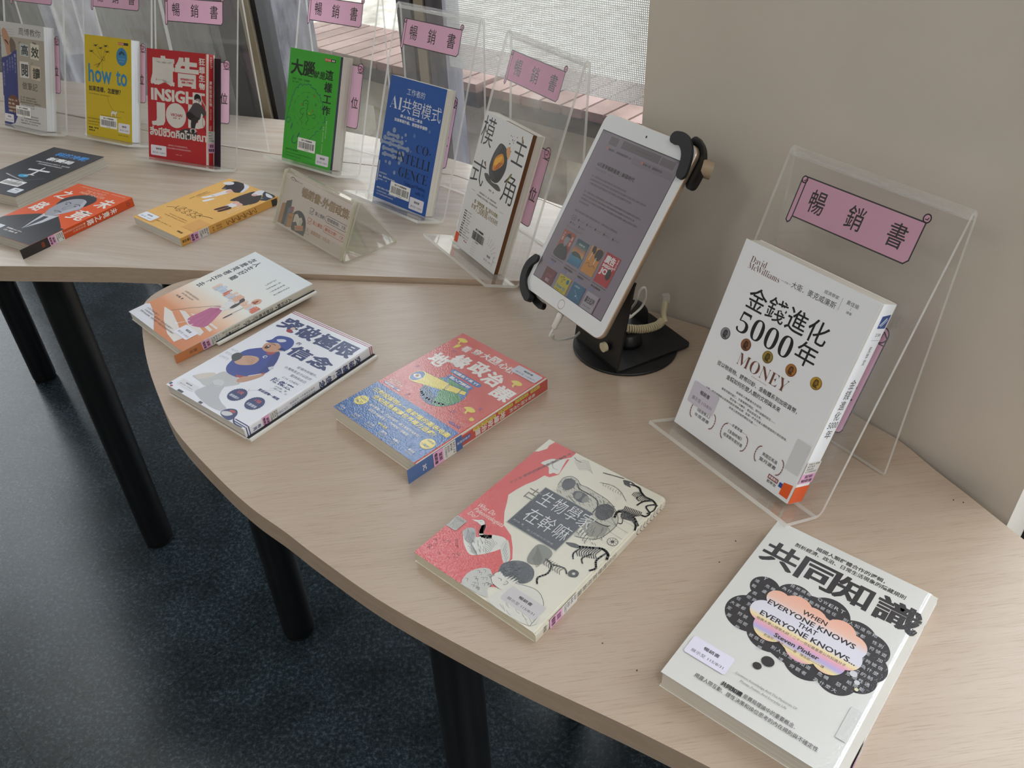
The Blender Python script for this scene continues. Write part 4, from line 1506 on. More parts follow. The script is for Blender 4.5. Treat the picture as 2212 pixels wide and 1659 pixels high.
for y in range(66, 150, 7):
    xs = [(cx - math.sqrt(rr * rr - (y - cy) ** 2), cx + math.sqrt(rr * rr - (y - cy) ** 2)) for cx, cy, rr in LOBES if abs(y - cy) < rr]
    if not xs:
        continue
    xs.sort()
    segs = [list(xs[0])]
    for a_, b_ in xs[1:]:
        if a_ < segs[-1][1] + 1:
            segs[-1][1] = max(segs[-1][1], b_)
        else:
            segs.append([a_, b_])
    for a_, b_ in segs:
        x = a_ + 2
        while x + 5 < b_ - 1:
            ch = CLT[ci % len(CLT)]
            ci += 1
            inpink = 32 < x + 2 < 118 and 86 < y < 130
            if ch not in ' ，、？' and not inpink:
                A.T(ch, x, y - 1.9, x + 3.8, y + 1.9, 'c9ccd2')
            x += 5.0
PK = gradient_mat('iridescent_print', (212.7 - 136) / 1000, (212.7 - 76) / 1000, [(0.0, 'e8a8c4'), (0.10, 'eddc9c'), (0.18, 'b6b0e0'), (0.28, 'e9a9c0'), (0.36, 'f0dca4'), (0.44, 'dedce9'), (0.66, 'dddbe8'), (0.80, 'eec0ae'), (1.0, 'efb49e')], film='soft')
for cx, cy, rr in [(42, 88, 10), (38, 107, 12), (50, 119, 14.5), (80, 121, 15.5), (101, 120, 13.5), (110, 108, 13), (110, 95, 12), (97, 88, 13), (73, 90, 13), (58, 87, 13.5), (76, 106, 26), (55, 104, 18), (95, 106, 18)]:
    A.ell(cx, cy, rr, rr, PK, 36)
A.L('WHEN', 64, 85.4, 87, 5.2, K, 0.012)
A.L('EVERYONE KNOWS', 36, 112.6, 94.6, 5.6, K, 0.014)
A.L('THAT', 66.4, 83, 101.5, 5.2, K, 0.012)
A.L('EVERYONE KNOWS...', 36, 119, 109.4, 5.6, K, 0.014)
A.L('哈佛大學心理學大師｜二十一世紀最重要公共知識分子', 36, 113.4, 116.2, 3.5, '33333a')
A.L('Steven Pinker', 55.4, 94, 123.4, 4.6, '3a3226', 0.02)
A.L('史迪芬．平克———著　陳岳辰———譯', 48.4, 100.4, 128.6, 3.0, '6a3040')
A.ell(63, 151, 5.2, 5.0, K)
A.ell(58, 160, 3.6, 3.4, K)
for x, y, rr, c in ((121.2, 119.5, 3.0, 'd2d3da'), (126.3, 125.5, 2.2, 'd2d3da'), (128.3, 131.8, 1.6, 'e2dcb4')):
    A.ell(x, y, rr, rr, c, 16)
A.L('Common Knowledge And The Mysteries Of', 47.5, 99.5, 176.6, 2.9, '8a8a8a')
A.L('Money, Power, And Everyday Life', 54, 93, 181.2, 2.9, '8a8a8a')
A.L('共同知識', 43, 61, 191.6, 4.6, K, 0.03)
A.L('是賽局理論中的重要概念．', 62, 105, 191.2, 4.4, '33333a')
A.L('揭露人際互動、理性決策和換位思考的內在規則與不確定性', 23, 125.6, 198, 4.4, '33333a')
A.rect(131, 148, 139.5, 180, 'd2d3d1')
S.T('共同知識', 3, 30, 16, 34, K)
done(root, mb)
spine_label(root, *side, t * 1000, 165, 192, ('541.8', '8746', '2026', 'C742310'))
date_sticker(root, *front, 4, 165.4, 41.6, 184.6, 'e2dff0')

# ---- red and cream palaeontology book
w, h, t = 0.1491, 0.2093, 0.0131
root, mb, A, S, front, side = make_book('red and cream book covered in skeleton drawings with a dark title box', flat_frame(-0.1003, 0.5418, -0.726), w, h, t, 'd8d4c4', 'd5d1c2', 'd8d4c4', page='e2dcc6', r=0.004, film='grain', rough=0.45)
K, RD, CR = '2b2c2f', 'cf3d3c', 'd8d4c4'
A.step = 0.000002
A.poly([(0, 20), (6, 10), (8, 0), (37, 0), (37, 11), (43, 39), (38, 48), (32, 49), (29.6, 60.4), (25, 72), (22.2, 83.5), (20.8, 94.4), (27, 104), (33.4, 115.3), (44.5, 129.3), (59, 135.4), (70, 146), (79.3, 157.5), (77.8, 170.9), (84, 182), (93.8, 189.5), (80, 198), (62.7, 207.6), (60, 209.3), (0, 209.3)], RD)
A.poly([(0, 0), (4, 0), (8, 14), (3.4, 23.3), (0, 26)], CR)
A.blob([(40, 6), (45, 9), (42, 12), (36, 14), (38, 24), (42, 38), (37, 40), (34, 44), (27, 36), (17, 36), (22, 24), (30, 19)], 'd4d4cc')
A.curve([(30, 20), (27, 28), (32, 34), (38, 34)], 0.4, K)
A.curve([(40, 7), (44, 9), (50, 9)], 0.7, K)
for i in range(9):
    A.curve([(43 + i * 1.5, 12 + i), (50 + i * 1.6, 5 + i * 1.2), (56 + i * 1.8, 3 + i * 1.6)], 0.35, '4a4b4d')
BW = 'd2d2ca'
A.blob([(20, 160), (26, 155), (34, 158), (40, 150), (48, 144), (58, 142), (63, 150), (60, 160), (52, 172), (44, 178), (34, 174), (26, 168)], BW)
A.curve([(46, 148), (38, 153), (33, 149), (30, 143), (25, 140)], 4.6, BW)
A.ell(24.6, 140.2, 3.6, 3.2, BW, 18)
A.poly([(22, 138.6), (14.6, 143.2), (22.4, 142.4)], BW)
A.ell(23.6, 139.6, 0.5, 0.5, K, 8)
A.curve([(21.4, 137.6), (25, 136.6), (28.4, 138.6), (33, 146), (37, 151)], 0.35, K)
A.curve([(22, 143), (27, 144.6), (31, 152), (36, 156)], 0.35, K)
A.blob([(18.5, 161), (20, 153), (26, 151), (33, 158), (36, 166), (30, 168), (24, 165)], 'a3a5a4')
for i in range(7):
    A.curve([(20 + i * 1.8, 155 + i * 0.6), (24 + i * 1.8, 160 + i * 0.8), (28 + i * 1.6, 167 + i * 0.5)], 0.4, '55585a')
for i in range(9):
    A.curve([(40 + i * 1.6, 152 + i * 1.8), (47 + i * 1.2, 150 + i * 2.2), (55 + i * 0.4, 154 + i * 1.8)], 0.35, '55585a')
    A.curve([(34 + i, 166 + i * 1.1), (40 + i * 0.8, 169 + i * 0.8), (46 + i * 0.6, 172 + i * 0.3)], 0.35, '66696b')
A.blob([(60, 142), (70, 150), (78, 160), (76, 166), (68, 160), (60, 152)], 'c6c6be')
for i in range(5):
    A.line([(62 + i * 3, 146 + i * 3), (66 + i * 2.6, 156 + i * 2)], 0.35, '5a5d5f')
A.T('What Do', 5.4, 120.5, 28, 126.6, 'e4d8cc', slant=0.2)
A.T('Paleontologists', 6.6, 127.6, 44.5, 134.6, 'e4d8cc', slant=0.2)
A.T('Do?', 5.8, 135, 16, 140.4, 'e4d8cc', slant=0.2)
for i, (x0, y0, s_) in enumerate(((8, 80, '古生物學家到底在做什麼'), (13, 62, '從化石看見地球生命史'), (20, 40, '走進博物館與野外'))):
    for j, ch in enumerate(s_):
        A.T(ch, x0 + 1.4 + j * 1.6, y0 - 5.2 * j - 4, x0 + 4.8 + j * 1.6, y0 - 5.2 * j, '4a2a30')
# great skull
A.blob([(52, 52), (50, 40), (55, 33), (63, 33), (70, 37), (78, 36), (90, 37), (103, 38), (114, 42), (125, 50), (131, 60), (131, 74), (128, 86), (120, 93), (108, 98), (100, 92), (90, 80), (78, 72), (66, 66), (56, 60)], 'b9b7aa')
r_ = random.Random(9)
SOCK = ((59.6, 44.2, 7.0, 8.4), (111.6, 54.0, 9.4, 11.0), (80.5, 51.5, 9.5, 6.5))
for i in range(230):
    x, y = 52 + r_.random() * 78, 36 + r_.random() * 60
    if y > 60 + (x - 52) * 0.72 or y < 34 + max(0, (x - 112)) * 0.9:
        continue
    g = r_.random()
    A.curve([(x, y), (x + 1.6, y + 1.0 * g), (x + 3.0, y + 2.6 * g)], 0.28 + 0.25 * r_.random(), '4c4d4a' if g > 0.35 else '7b7b72')
for cx, cy, rx, ry in SOCK:
    A.blob([(cx - rx, cy - ry * 0.3), (cx - rx * 0.4, cy - ry), (cx + rx * 0.6, cy - ry * 0.85), (cx + rx, cy + ry * 0.1), (cx + rx * 0.5, cy + ry), (cx - rx * 0.5, cy + ry * 0.8)], '33343a')
    for i in range(9):
        an = i * 0.7
        A.curve([(cx + rx * 0.9 * math.cos(an), cy + ry * 0.9 * math.sin(an)), (cx + rx * 1.25 * math.cos(an + 0.15), cy + ry * 1.25 * math.sin(an + 0.15))], 0.5, '3a3b3e')
A.blob([(74, 49), (78, 46), (81, 50), (80, 56), (76, 55)], '6d6d6a')
A.blob([(84, 47), (89, 48), (90, 54), (85, 56)], '77776f')
A.curve([(66, 38), (74, 43), (84, 43), (96, 45), (102, 52), (103, 62)], 1.4, '3f403f')
A.curve([(70, 58), (82, 62), (94, 66), (104, 72), (118, 72), (127, 66)], 1.0, '44453f')
A.blob([(96, 62), (104, 68), (116, 70), (126, 68), (129, 80), (122, 88), (112, 92), (104, 88), (98, 78)], '8a897e')
A.curve([(96, 62), (104, 68), (116, 70), (126, 68)], 1.4, '34353a')
for i in range(11):
    x, y = 84 + i * 3.5, 74 + i * 1.7
    A.poly([(x, y), (x + 3.0, y + 1.2), (x + 2.2, y + 8.6), (x + 1.0, y + 8.2)], 'cfcdc0')
    A.line([(x, y), (x + 1.0, y + 8.2), (x + 2.2, y + 8.6)], 0.5, '3a3b3c')
for i in range(26):
    x, y = 100 + r_.random() * 26, 70 + r_.random() * 18
    A.curve([(x, y), (x + 0.8, y + 2.4), (x + 0.4, y + 4.4)], 0.4, '45463f')
A.curve([(52, 52), (50, 40), (55, 33), (63, 33), (70, 37), (78, 36), (90, 37), (103, 38), (114, 42), (125, 50), (131, 60), (131, 74), (128, 86), (120, 93), (108, 98)], 0.6, '3a3b3c')
# title box
A.rect(43.6, 62, 105.6, 124.8, 'a8a89c')
A.rect(44.4, 62.8, 104.8, 124.0, '2d313b')
A.T('古', 32.5, 69, 47, 87, '6b6a62')
for ch, x0 in zip('生物學家', (49, 65.5, 82, 98)):
    A.T(ch, x0, 65.5, x0 + 14, 85, 'cfd0d2', -0.008)
for ch, x0 in zip('在幹嘛', (52, 69.5, 87.5)):
    A.T(ch, x0, 92, x0 + 15.5, 112, 'cfd0d2', -0.008)
A.L('邢立達．著', 47, 60, 117.4, 2.4, '9a9ca2')
A.L('深入挖掘化石現場', 66, 98, 119.6, 2.4, '9a9ca2')
# black skeletons
def ribs(x0, y0, x1, y1, n, ln, ang, wd=0.7, c=K):
    for i in range(n):
        t_ = i / max(n - 1, 1)
        x, y = x0 + (x1 - x0) * t_, y0 + (y1 - y0) * t_
        A.curve([(x, y), (x + ln * 0.6 * math.cos(ang + 0.4), y + ln * 0.6 * math.sin(ang + 0.4)), (x + ln * math.cos(ang), y + ln * math.sin(ang))], wd, c)
A.blob([(101, 4), (108, 1.5), (113, 2), (115, 5), (110, 6.5), (113, 8.6), (106, 9), (103, 7)], K)
A.ell(109.5, 4, 1.2, 1, CR, 10)
A.curve([(113, 4), (120, 4), (125, 8), (132, 11), (141, 11), (148, 15)], 2.2, K)
ribs(124, 9, 138, 12, 9, 9, 2.0)
A.curve([(140, 12), (134, 18), (132, 26)], 1.8, K)
A.curve([(146, 14), (140, 22), (148, 28), (147, 34), (143, 35)], 1.8, K)
A.curve([(147, 14), (149, 22), (146, 30)], 1.6, K)
A.curve([(128, 12), (126, 18), (130, 20)], 1.0, K)
A.curve([(124, 54), (122, 46), (128, 42), (138, 42), (148, 49)], 2.4, K)
ribs(121, 44, 138, 41, 11, 10, -1.3, 0.9)
A.blob([(126, 44), (136, 42), (140, 47), (130, 50)], K)
A.curve([(130, 48), (134, 56), (131, 58)], 1.0, K)
A.curve([(140, 46), (146, 50), (149, 56)], 2.0, K)
A.blob([(106, 110), (112, 106), (118, 105), (120, 108), (113, 111)], K)
A.curve([(118, 107), (128, 101), (138, 95), (146, 97), (149, 103)], 2.6, K)
ribs(122, 105, 138, 97, 9, 12, 1.3, 0.9)
A.curve([(122, 106), (120, 116), (124, 122)], 1.6, K)
A.curve([(144, 98), (142, 110), (147, 118), (144, 124)], 2.0, K)
A.curve([(134, 106), (130, 116), (134, 121)], 1.4, K)
A.ell(140.6, 81.6, 5.4, 5.2, K, 24)
A.ell(140.6, 81.6, 4.8, 4.6, CR, 24)
A.ell(140.6, 81.6, 2.0, 2.0, K, 14)
for i in range(9):
    a_ = i * 0.7
    A.line([(140.6 + 2.6 * math.cos(a_), 81.6 + 2.6 * math.sin(a_)), (140.6 + 4.0 * math.cos(a_), 81.6 + 4.0 * math.sin(a_))], 0.6, K)
for y in (66, 76, 103, 128):
    A.line([(104, y * 0.4 + 20), (146, y * 0.4 + 22)], 0.25, '77766c')
A.curve([(78, 8), (92, 4), (100, 2)], 1.2, '6a6b66')
A.curve([(84, 22), (96, 18), (108, 20), (120, 28)], 0.7, '8a8a80')
ribs(88, 20, 110, 21, 8, 4, 1.2, 0.35, '77776e')
# tail, bird foot
A.blob([(87, 128), (100, 126), (106, 132), (104, 146), (94, 152), (88, 144)], '77786f')
for i in range(10):
    A.curve([(88 + i * 1.4, 130 + i), (92 + i * 1.3, 138 + i), (94 + i, 146 + i * 0.6)], 0.35, '3c3d3c')
A.curve([(104, 138), (112, 140), (116, 150), (112, 160), (116, 166)], 1.8, K)
A.curve([(112, 140), (124, 136), (130, 140)], 1.4, K)
ribs(106, 136, 124, 136, 8, 9, 1.4, 0.6)
A.blob([(132, 132), (138, 132), (139, 138), (133, 141), (130, 137)], K)
A.ell(135, 136, 1.6, 1.6, 'bdbcb0', 12)
# children in the corner
A.blob([(62, 186), (70, 180), (78, 184), (85, 188), (84, 198), (90, 206), (72, 209), (61, 208), (58, 196)], 'b9b8b2')
r_ = random.Random(3)
for i in range(26):
    x, y = 60 + r_.random() * 22, 184 + r_.random() * 22
    A.curve([(x, y), (x + 2, y - 1.5), (x + 3.4, y + 1)], 0.4, '66676a')
A.blob([(76, 168), (82, 158), (92, 153), (103, 155), (109, 163), (108, 171), (102, 176), (94, 172), (88, 180), (80, 178)], '3b3f45')
A.blob([(80, 176), (88, 178), (94, 172), (102, 176), (100, 186), (92, 192), (82, 190), (78, 184)], 'd2d0c6')
A.curve([(80, 176), (77.4, 181), (79, 183.4), (77.6, 186), (80.4, 188.6), (84, 191), (92, 192)], 0.5, K)
A.ell(93, 183, 2.2, 3.2, 'c6c3b6', 16)
A.curve([(91.6, 181), (94.6, 181.6), (94.2, 185), (92.4, 186)], 0.4, K)
for i in range(9):
    A.poly([(78 + i * 3.2, 170 + (i % 3)), (81.4 + i * 3.2, 170), (79 + i * 3.0, 180 - abs(i - 4) * 0.6)], '2e3237')
A.curve([(84, 183), (87, 182.4), (88, 184)], 0.5, K)
A.blob([(100, 178), (118, 172), (130, 176), (138, 186), (140, 206), (96, 209), (94, 196)], 'd0cec4')
A.curve([(100, 178), (118, 172), (130, 176), (138, 186), (140, 206)], 0.5, K)
r_ = random.Random(21)
for i in range(34):
    x, y = 100 + r_.random() * 34, 182 + r_.random() * 24
    A.curve([(x, y), (x + 3, y + 1.4), (x + 6, y + 1.0 + 3 * r_.random())], 0.35, '7d7c78')
for i in range(30):
    x, y = 82 + r_.random() * 20, 158 + r_.random() * 14
    A.curve([(x, y), (x - 1, y + 3), (x - 2.6, y + 5)], 0.45, '15171a' if i % 2 else '5d636b')
for i in range(40):
    x, y = 26 + r_.random() * 30, 142 + r_.random() * 30
    if abs((x - 41)) / 17 + abs(y - 156) / 20 < 1:
        A.curve([(x, y), (x + 1.8, y + 0.8), (x + 3.0, y + 2.2)], 0.3, '6b6c6c')
for i in range(60):
    x, y = 2 + r_.random() * 34, 172 + r_.random() * 26
    if i % 3 == 0:
        A.curve([(x, y), (x + 2, y - 1), (x + 3.6, y + 0.6)], 0.35, '7a2c34')
A.rect(0, 148, 13, 165, '9c9a94', r=1)
A.L('故宮推薦', 1, 11, 151, 3, '44423e')
tt = t * 1000
S.V('古生物學家在幹嘛', tt * 0.5, 86, 150, 6.4, '3a3a38')
S.T('時報', tt * 0.2, 194, tt * 0.8, 199, '33322e')
for i in range(8):
    S.curve([(tt * 0.2, 8 + i * 6), (tt * 0.6, 10 + i * 6), (tt * 0.85, 7 + i * 6)], 0.8, K)
done(root, mb)
spine_label(root, *side, tt, 150, 190, ('359', '8745', '2025', 'C739577'))
date_sticker(root, *front, 100, 182, 139.5, 199.5, 'c9c5c8')

# ---- red and blue geopolitics book
w, h, t = 0.1488, 0.207, 0.0197
root, mb, A, S, front, side = make_book('red and blue book with a yellow telescope over a globe', flat_frame(-0.2092, 0.7653, -0.7975), w, h, t, 'c84a3c', 'c23f34', 'c84a3c', page='e4dfd2', r=0.004, film='grain', rough=0.45)
WH, YL, BL, K = 'e4e0dc', 'e3cf4c', '2f62a6', '23303a'
A.rect(0, 141, w * 1000 - 3.9, h * 1000, '2c62a4')
for ch, x, y in (('看', 30.5, 22.6), ('穿', 46.5, 18.6), ('大', 61.5, 17), ('國', 76, 16), ('心', 92, 17), ('機', 105, 18)):
    A.T(ch, x - 6.2, y - 6, x + 6.2, y + 6, WH, 0.015)
A.curve([(69, 9.6), (83, 9.6), (83, 22.6), (69, 22.6)], 0.8, WH, True, 1)
for ch, x, y, sz in (('地', 21, 61, 13), ('緣', 45, 45.5, 13), ('政', 74.5, 41.5, 13.5), ('治', 102, 45, 13), ('課', 130.5, 58, 14)):
    A.T(ch, x - sz, y - 12.5, x + sz, y + 12.5, WH, 0.03)
A.ell(75.4, 101.2, 28.6, 28.6, '2a4d74', 48)
A.blob([(48, 96), (54, 82), (66, 74), (80, 72.6), (96, 80), (103.6, 96), (102, 110), (90, 112), (74, 114), (60, 110), (50, 104)], '3d74ae')
A.blob([(60, 78), (70, 73.5), (84, 73), (94, 79), (90, 86), (80, 84), (74, 88), (66, 86)], '3f8a4a')
A.blob([(72, 96), (84, 93), (98, 96), (103.4, 102), (98, 118), (90, 126), (80, 124), (76, 112), (70, 106)], '3f8a4a')
A.blob([(50, 88), (58, 84), (60, 92), (54, 98), (49, 98)], '3f8a4a')
A.curve([(51, 116), (62, 122), (78, 123), (96, 118)], 3.0, '24405e')
A.poly([(29.5, 90), (68.8, 86.4), (71.8, 101), (31, 113.6)], YL)
A.poly([(70, 88.4), (88, 85.4), (90.4, 94.2), (72, 98.6)], YL)
A.poly([(89, 86.6), (96.4, 84.4), (99.4, 90), (91, 92.6)], YL)
A.curve([(69, 86.4), (73, 93), (71.6, 101)], 0.5, K)
A.curve([(88.4, 85.2), (91, 90), (90, 94.4)], 0.5, K)
A.line([(29.5, 90), (96, 84)], 0.4, K)
A.line([(31, 113.6), (99, 90)], 0.4, K)
A.ell(28, 101.6, 9.0, 11.6, YL, 30)
A.ell(27.4, 101.6, 7.8, 10.2, BL, 30)
A.blob([(21.6, 102.5), (27, 97.4), (33, 101.5), (28, 105.6)], 'ece8dc')
A.ell(27.2, 101.6, 2.8, 3.0, 'b58c3c', 16)
A.ell(27.2, 101.6, 1.4, 1.6, '2a2420', 12)
A.rect(50, 62, 101, 69.6, BL, r=3.4)
A.L('知識系千萬 YT', 54, 97.5, 65.8, 4.8, WH, 0.015)
A.rect(55, 72.4, 97.4, 80, BL, r=3.4)
A.L('超入門解析', 59, 93.5, 76.2, 4.8, WH, 0.015)
for i, (s_, x1) in enumerate((('日本最受歡迎', 26), ('國際政治頻道', 31), ('社會派YouTuber', 32), ('蔡佳融　譯', 36))):
    if i == 2:
        A.rect(6.5, 127 + i * 3.6, 33, 130.6 + i * 3.6, '5a6aa8')
    A.L(s_, 8, x1, 125.2 + i * 3.7, 2.7, 'f0dcd4', 0.01)
for cx, cy in ((13.5, 13.5), (129.5, 33.5), (124.4, 106)):
    A.blob([(cx - 9, cy), (cx - 4, cy - 5), (cx + 3, cy - 5), (cx + 7, cy - 2), (cx + 4, cy + 2), (cx, cy + 3), (cx + 2, cy + 8), (cx - 2, cy + 6), (cx - 3, cy + 2)], 'dcc640')
A.blob([(15, 22), (19, 21), (20, 26), (16, 31), (14, 27)], 'dcc640')
A.blob([(135, 113), (141, 114), (140, 118), (136, 118)], 'dcc640')
for x, y in ((22, 36), (12, 88), (90, 36), (112, 120), (132, 96), (48, 134)):
    A.T('文', x - 3, y - 2.6, x + 3, y + 2.6, '7a4a86')
A.L('馬克思．韋伯', 118, 140, 128, 2.6, 'e0a8a0')
A.L('地緣大國', 121, 139, 135, 4.4, '7a5aa0', 0.02)
A.L('三階段提問×一看就懂的圖表地圖', 8, 141, 152.6, 7.6, YL, 0.02)
A.L('全知視角解讀世界權力遊戲！', 19.5, 128, 162, 7.6, YL, 0.02)
A.L('俄烏戰爭，美中對抗，中東衝突，台灣的命運將何去何從？', 31, 110, 169.4, 2.8, 'b8cbe2')
A.L('為什麼美、中、俄這些強國，都互相監控與對抗？', 29, 118, 175.4, 4.2, WH, 0.01)
A.L('因為在地緣政治上，它們就是「宿敵國」！', 36, 110.6, 182, 4.2, WH, 0.01)
A.ell(15, 177.4, 8.6, 8.6, YL, 30)
A.L('Amazon', 9.4, 20.6, 174, 2.6, '28507c', 0.02)
A.L('No.1！', 9.8, 20.4, 180.6, 4.0, '28507c', 0.02)
A.ell(133, 177, 8.8, 8.6, YL, 30)
A.L('日文版', 127.6, 138.6, 172.6, 2.6, '28507c', 0.02)
A.L('11萬冊！', 126.6, 139.4, 180.4, 4.0, '28507c', 0.02)
for s_, x, y in (('Cheap', 9, 199.6), ('王元甫', 34, 197.8), ('陳方隅', 59, 197.4), ('張國城', 82.6, 197.2), ('葉耀元', 103, 196.8), ('蔡依橙', 129, 196.4)):
    A.L(s_, x - 5, x + 5, y, 3.4, WH, 0.01)
    A.L('國際評論作者', x - 6, x + 6, y + 4.6, 1.8, 'c8b88a')
A.L('聯合推薦', 64, 79, 190.4, 3.4, YL, 0.015)
tt = t * 1000
S.rect(0, 141, tt, 220, '2a5c9c')
S.V('看穿大國心機的', tt * 0.62, 22, 66, 5.2, WH, 0.01)
S.V('地緣政治課', tt * 0.58, 72, 122, 9.6, WH, 0.02)
for y0, y1 in ((14, 30), (34, 56), (60, 84), (88, 124)):
    S.rect(tt * 0.12, y0, tt * 0.34, y1, YL, r=1)
    S.V('知識系解析', tt * 0.23, y0 + 1, y1 - 1, 2.6, '4a4420')
S.rect(tt * 0.3, 128, tt * 0.62, 150, '3b5aa0', r=1)
S.V('社會派頻道', tt * 0.46, 129, 149, 3.4, WH)
S.T('3C', tt * 0.35, 194, tt * 0.75, 199, WH, 0.02)
done(root, mb)
spine_label(root, *side, tt, 151, 184, ('571.15', '8738', '2025', 'C739577'))
date_sticker(root, *front, 105, 3.5, 145, 19, 'c9ccd6')

# ---- baseball book
w, h, t = 0.1511, 0.206, 0.0157
root, mb, A, S, front, side = make_book('white book with a shouting baseball player in a blue helmet', flat_frame(-0.425, 0.8291, -0.6753), w, h, t, 'eef1fa', 'eaecf2', 'eef1fa', page='dcdad6', r=0.002, film='soft', rough=0.4)
NV, RD, SK = '2c3c72', 'a63242', 'c79a80'
for y, c in ((2.2, RD), (5.2, RD)):
    A.line([(0, y), (150, y)], 1.3, c)
for ch, x0 in zip('突破極限', (7, 42, 77, 112)):
    A.T(ch, x0, 13, x0 + 34, 41, NV, 0.035)
A.T('的', 64.5, 48.6, 71.5, 54.5, NV, 0.02)
A.T('信', 68, 54, 104, 77, NV, 0.035)
A.T('念', 106, 53, 142, 76, NV, 0.035)
A.ell(33, 32, 3.4, 3.4, 'd8c6b8', 14)
A.blob([(29, 36), (36, 35), (38, 41), (30, 41)], RD)
A.L('從場內到場外，', 107, 143, 88, 4.6, '3c4668')
A.L('台灣隊長全力以赴的', 94, 142, 96.6, 4.6, '3c4668')
A.L('堅持與自白', 113.6, 141, 104.4, 4.6, '3c4668')
A.L('C.H. CHEN', 108, 136.6, 112.8, 3.2, '4a5478')
A.L('陳傑憲', 101, 137, 122.6, 9, NV, 0.015)
A.L('王廷豪、著', 115, 136, 130.6, 2.6, '4a5478')
A.L('陳小雀、文', 118, 141, 134.4, 2.6, '4a5478')
A.L('重返感動一瞬間', 103.6, 140, 146.2, 4.4, NV, 0.02)
for s_, y in (('HUSTLE', 110), ('BEYOND', 119), ('LIMITS', 128)):
    A.L(s_, 4, 20, y, 4.0, 'b4b8c4')
# player
A.blob([(12, 176), (24, 166), (33, 160), (36, 150), (42, 146), (60, 146), (74, 152), (74, 156), (64, 168), (48, 178), (40, 180), (30, 178)], 'c5c7ca')
A.blob([(14, 172), (24, 160), (32, 156), (34, 164), (24, 176)], 'd8cfc8')
A.blob([(48, 168), (62, 165), (68, 174), (76, 184), (90, 190), (102, 193), (104, 199), (92, 202), (76, 202), (56, 199), (42, 194), (44, 182)], 'bfc2c8')
A.ell(51.5, 167, 8.6, 6.6, 'd2d4d8', 24)
A.curve([(45, 170), (51, 173), (58, 169)], 0.6, '8a8e96')
A.blob([(102, 198), (106, 191), (115, 188), (123, 194), (124, 205), (112, 205.6), (104, 203)], NV)
A.blob([(103, 199), (110, 195), (118, 196), (114, 202), (106, 203)], 'd4d6dc')
A.blob([(108, 192), (115, 190), (118, 193), (111, 195)], 'a8555c')
A.curve([(123, 198), (132, 205), (146, 205)], 1.6, NV)
A.blob([(21, 112), (22, 100), (30, 90), (38, 84), (48, 84), (62, 80), (74, 92), (82, 108), (84, 120), (76, 130), (68, 140), (62, 146), (44, 147), (32, 140), (26, 128)], '30479a')
A.blob([(56, 82), (64, 80), (76, 96), (84, 118), (78, 128), (72, 110), (64, 96)], '283c86')
A.blob([(46, 86), (56, 82), (60, 86), (54, 92)], 'a0404c')
A.poly([(56, 143), (70, 138), (82, 120), (85, 122), (74, 140), (60, 147)], 'a84652')
A.poly([(70, 136), (80, 124), (86, 124), (76, 140)], 'dfe0e6')
A.blob([(66, 142), (74, 134), (82, 124), (86, 126), (80, 142), (72, 152), (66, 150)], SK)
A.blob([(26, 118), (34, 108), (46, 103), (54, 106), (56, 116), (48, 124), (38, 128), (30, 126)], 'cda48c')
for i in range(4):
    A.curve([(34 + i * 4, 112 + i * 2), (42 + i * 3.4, 108 + i * 3), (50 + i * 1.6, 109 + i * 3.4)], 0.5, '9a6a54')
A.blob([(16, 118), (18, 111), (26, 110), (32, 117), (30, 126), (22, 124)], '3a4048')
A.blob([(31, 76), (36, 71), (46, 68), (58, 68), (62, 74), (58, 82), (48, 88), (40, 88), (34, 84)], 'c9987c')
A.ell(39.4, 80, 3.4, 4.6, '4a1e1e', 18)
A.ell(39, 78, 1.8, 1.2, 'e6dcd4', 10)
A.curve([(38, 73), (42, 71.6), (46, 72)], 0.9, '3a2a24')
A.blob([(26, 72), (30, 66), (30, 56), (38, 51), (50, 49), (60, 53), (66, 62), (66, 73), (58, 76), (54, 70), (44, 67), (34, 72)], '2f4a9c')
A.blob([(36, 62), (44, 56), (50, 58), (44, 64)], 'd8dce8')
A.curve([(56, 76), (60, 72), (66, 74)], 1.6, '22366e')
A.ell(55, 97, 3.0, 3.0, 'd4d8e6', 16)
A.ell(55.6, 97, 1.8, 1.8, '30479a', 14)
A.rect(78, 106, 84, 112, 'd2d6e2', rot=30)
# seals and scraps
for cx, cy, l1, l2 in ((91, 168.6, '5頁', '經典照片'), (122.4, 167.6, '1場', '幻影重現')):
    pts = []
    for i in range(48):
        rr = 12.4 if i % 2 else 11.6
        pts.append((cx + rr * math.cos(i * math.pi / 24), cy + rr * math.sin(i * math.pi / 24)))
    A.poly(pts, NV)
    A.L(l1, cx - 5, cx + 5, cy - 5, 5.4, 'b85a60', 0.02)
    A.L(l2, cx - 8, cx + 8, cy + 4.4, 4.4, 'cfd4e6', 0.02)
A.ell(8, 203.6, 2.2, 1.6, RD, 12)
A.rect(1, 199, 5, 203, NV)
A.rect(22, 202.4, 32, 205.6, '3c3c44')
A.rect(64, 202.2, 70, 205.6, '44444c')
A.line([(100, 198.6), (150, 198.6)], 0.001, NV)
for y in (199.6, 202.8):
    A.line([(128, y), (150, y)], 1.4, NV)
A.curve([(94, 152), (96, 156), (100, 152), (120, 138), (118, 134), (114, 138)], 0.4, 'aeb4c4')
tt = t * 1000
for y in (2.2, 5.2):
    S.line([(0, y), (tt, y)], 1.3, RD)
for y in (199.6, 202.8):
    S.line([(0, y), (tt, y)], 1.4, NV)
S.V('突破極限', tt * 0.5, 22, 66, 11, NV, 0.03)
S.V('的', tt * 0.5, 67, 71, 4, NV)
S.V('信念', tt * 0.5, 72, 94, 11, NV, 0.03)
S.V('從場內到場外，台灣隊長', tt * 0.36, 100, 140, 3.2, '4a5478')
S.V('全力以赴的堅持與自白', tt * 0.66, 100, 138, 3.2, '4a5478')
